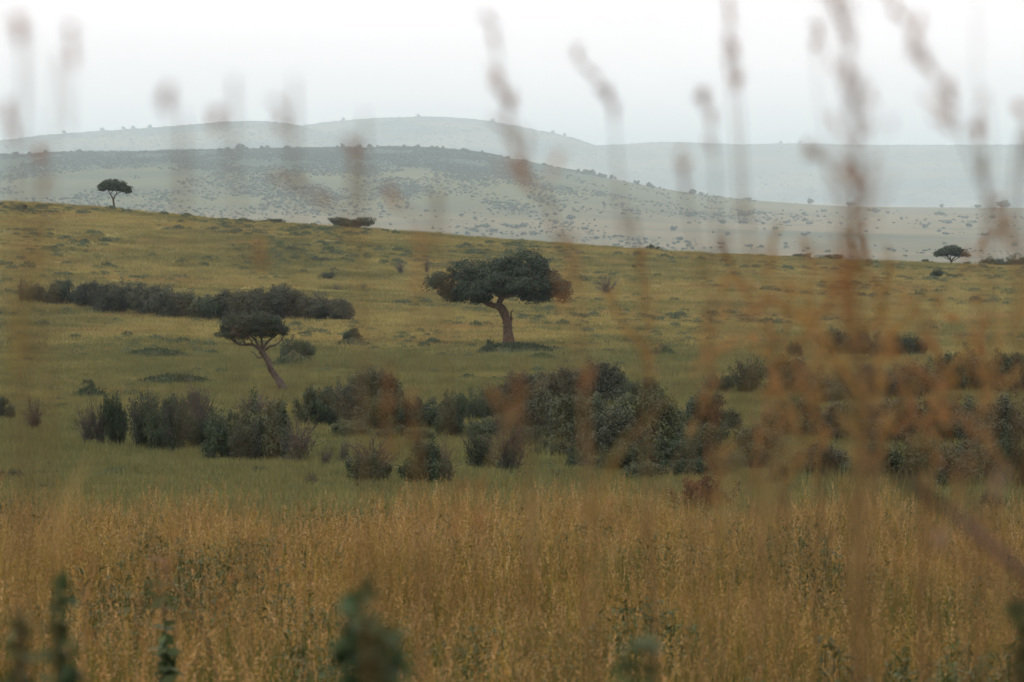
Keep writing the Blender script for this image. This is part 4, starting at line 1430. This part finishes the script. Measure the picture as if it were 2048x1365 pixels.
stalk([(2140, 1500), (2020, 1200), (1890, 1100), (1888, 1070)], 4.8, 'pale fuzzy seed tuft on a dark stem at lower right', 0.03, 0.012, 0.004, 'pale_seed', 'dark_stem', 0, 420)
stalk([(1940, 1500), (1960, 1100), (1995, 940)], 4.8, 'pale greyish seed tuft right of the diagonal dark stem', 0.045, 0.012, 0.003, 'pale_seed', 'stem', 0, 260)
stalk([(450, 1500), (390, 1240), (345, 1165), (325, 1128), (300, 1120)], 15.0, 'pale drooping dry flower head in the left of the meadow', 0.10, 0.020, 0.005, 'pale_seed', 'dark_stem', 0, 160, 'dry flower heads in the meadow', 'dry_flower')

# the tangle on the right: many alike stalks that nothing tells apart
_r = np.random.default_rng(11)
for i in range(52):
    x = _r.normal(1650, 190) if i < 42 else 1330 + 740 * _r.random()
    top = float(_r.choice([_r.uniform(430, 640), _r.uniform(540, 900)]))
    D = _r.uniform(5.5, 10.0)
    lean = _r.normal(0, 120)
    if 1800 < x + lean < 1990 and top < 560:           # keeps the umbrella tree in view
        top += 150
    bow = _r.normal(0, 35)
    stalk([(x - lean * 0.6, 1365), (x - lean * 0.3 + bow, (1365 + top) / 2), (x + lean * 0.3, top + 0.2 * (1365 - top)), (x + lean, top)], D,
          ('blurred %s grass stalk with its head %s in the tangle at right' % ('orange-brown' if i % 5 < 2 else 'golden', 'over the upper slope' if top < 620 else 'over the bushes')), _r.uniform(0.10, 0.28), _r.uniform(0.014, 0.036), 0.0024, 'seed' if i % 5 < 2 else 'gold_seed', 'stem', 1 if i % 4 == 0 else 0, 135, 'tangled stalks close to the lens on the right')
for i in range(14):
    x = _r.uniform(-20, 1380)
    top = _r.uniform(880, 1200)
    D = _r.uniform(6.0, 11.0)
    lean = _r.normal(0, 70)
    stalk([(x - lean * 0.5, 1400), (x, (1400 + top) / 2), (x + lean, top)], D,
          'blurred straw stalk standing above the near meadow', _r.uniform(0.08, 0.16), _r.uniform(0.010, 0.018), 0.0022, 'seed', 'stem', 0, 60, 'stalks above the near meadow')


# leafy green weeds in the meadow
def weed(x, ytop, w, D, label, n=520):
    D = D * 0.66 if D < 12 else D
    top = at(x, ytop, D)
    gz = float(H(top[0], D))
    h = float(top[2] - gz)
    root = thing('leafy_weed', label, 'weed', (top[0], D, gz), 'green weeds in the near meadow')
    R = w * D / F / 2
    mb = MB()
    C = []
    for i in range(9):
        th = rng.random() * 6.28
        rr = R * 0.9 * math.sqrt(rng.random()) if i else 0
        hh = h - (0 if i == 0 else rng.uniform(0.02, 0.30) * D / 6)
        p = spline([(0, 0, -0.05), (rr * 0.5 * math.cos(th), rr * 0.5 * math.sin(th), hh * 0.5), (rr * math.cos(th), rr * math.sin(th), hh)], 80)
        mb.tube(p, [0.006, 0.003], 5, 0.2)
        C.append(p[p[:, 2] > hh - 0.42])
    link('stem', mb.mesh('stem', MAT['weed_leaf'], True), root)
    C = np.concatenate(C)
    mb = MB()
    c = C[rng.integers(0, len(C), n)]
    o = rng.standard_normal((n, 3)) * np.array((1, 1, 0.5))
    o /= np.linalg.norm(o, axis=1)[:, None]
    L = (0.028 + 0.03 * rng.random(n)) * (D / 5) ** 0.5
    mb.leaves(c + o * (R * 0.6 * rng.random(n) ** 0.5)[:, None], o * 0.3 + np.array((0, 0, 0.8)) + 0.5 * rng.standard_normal((n, 3)), L, L * 0.5, rng.random(n) ** 2, o)
    link('leaf', mb.mesh('leaf', MAT['weed_leaf']), root)['kind'] = 'stuff'


weed(722, 1182, 120, 6.2, 'largest blurred blue-green weed, at the bottom left of centre', 1000)
weed(775, 1290, 90, 6.4, 'lower weed leaning out on the right of the largest one', 600)
weed(122, 1168, 84, 8.0, 'dark green leafy weed at the lower left', 520)
weed(38, 1215, 74, 7.6, 'dark weed at the left edge beside the leafy one', 420)
weed(1300, 1300, 120, 6.0, 'pale blue-green weed at the bottom edge right of centre', 520)
weed(2040, 1220, 70, 7.0, 'dark green weed at the lower right edge', 460)
weed(330, 1195, 70, 14.0, 'green weed below the drooping dry flower head', 300)
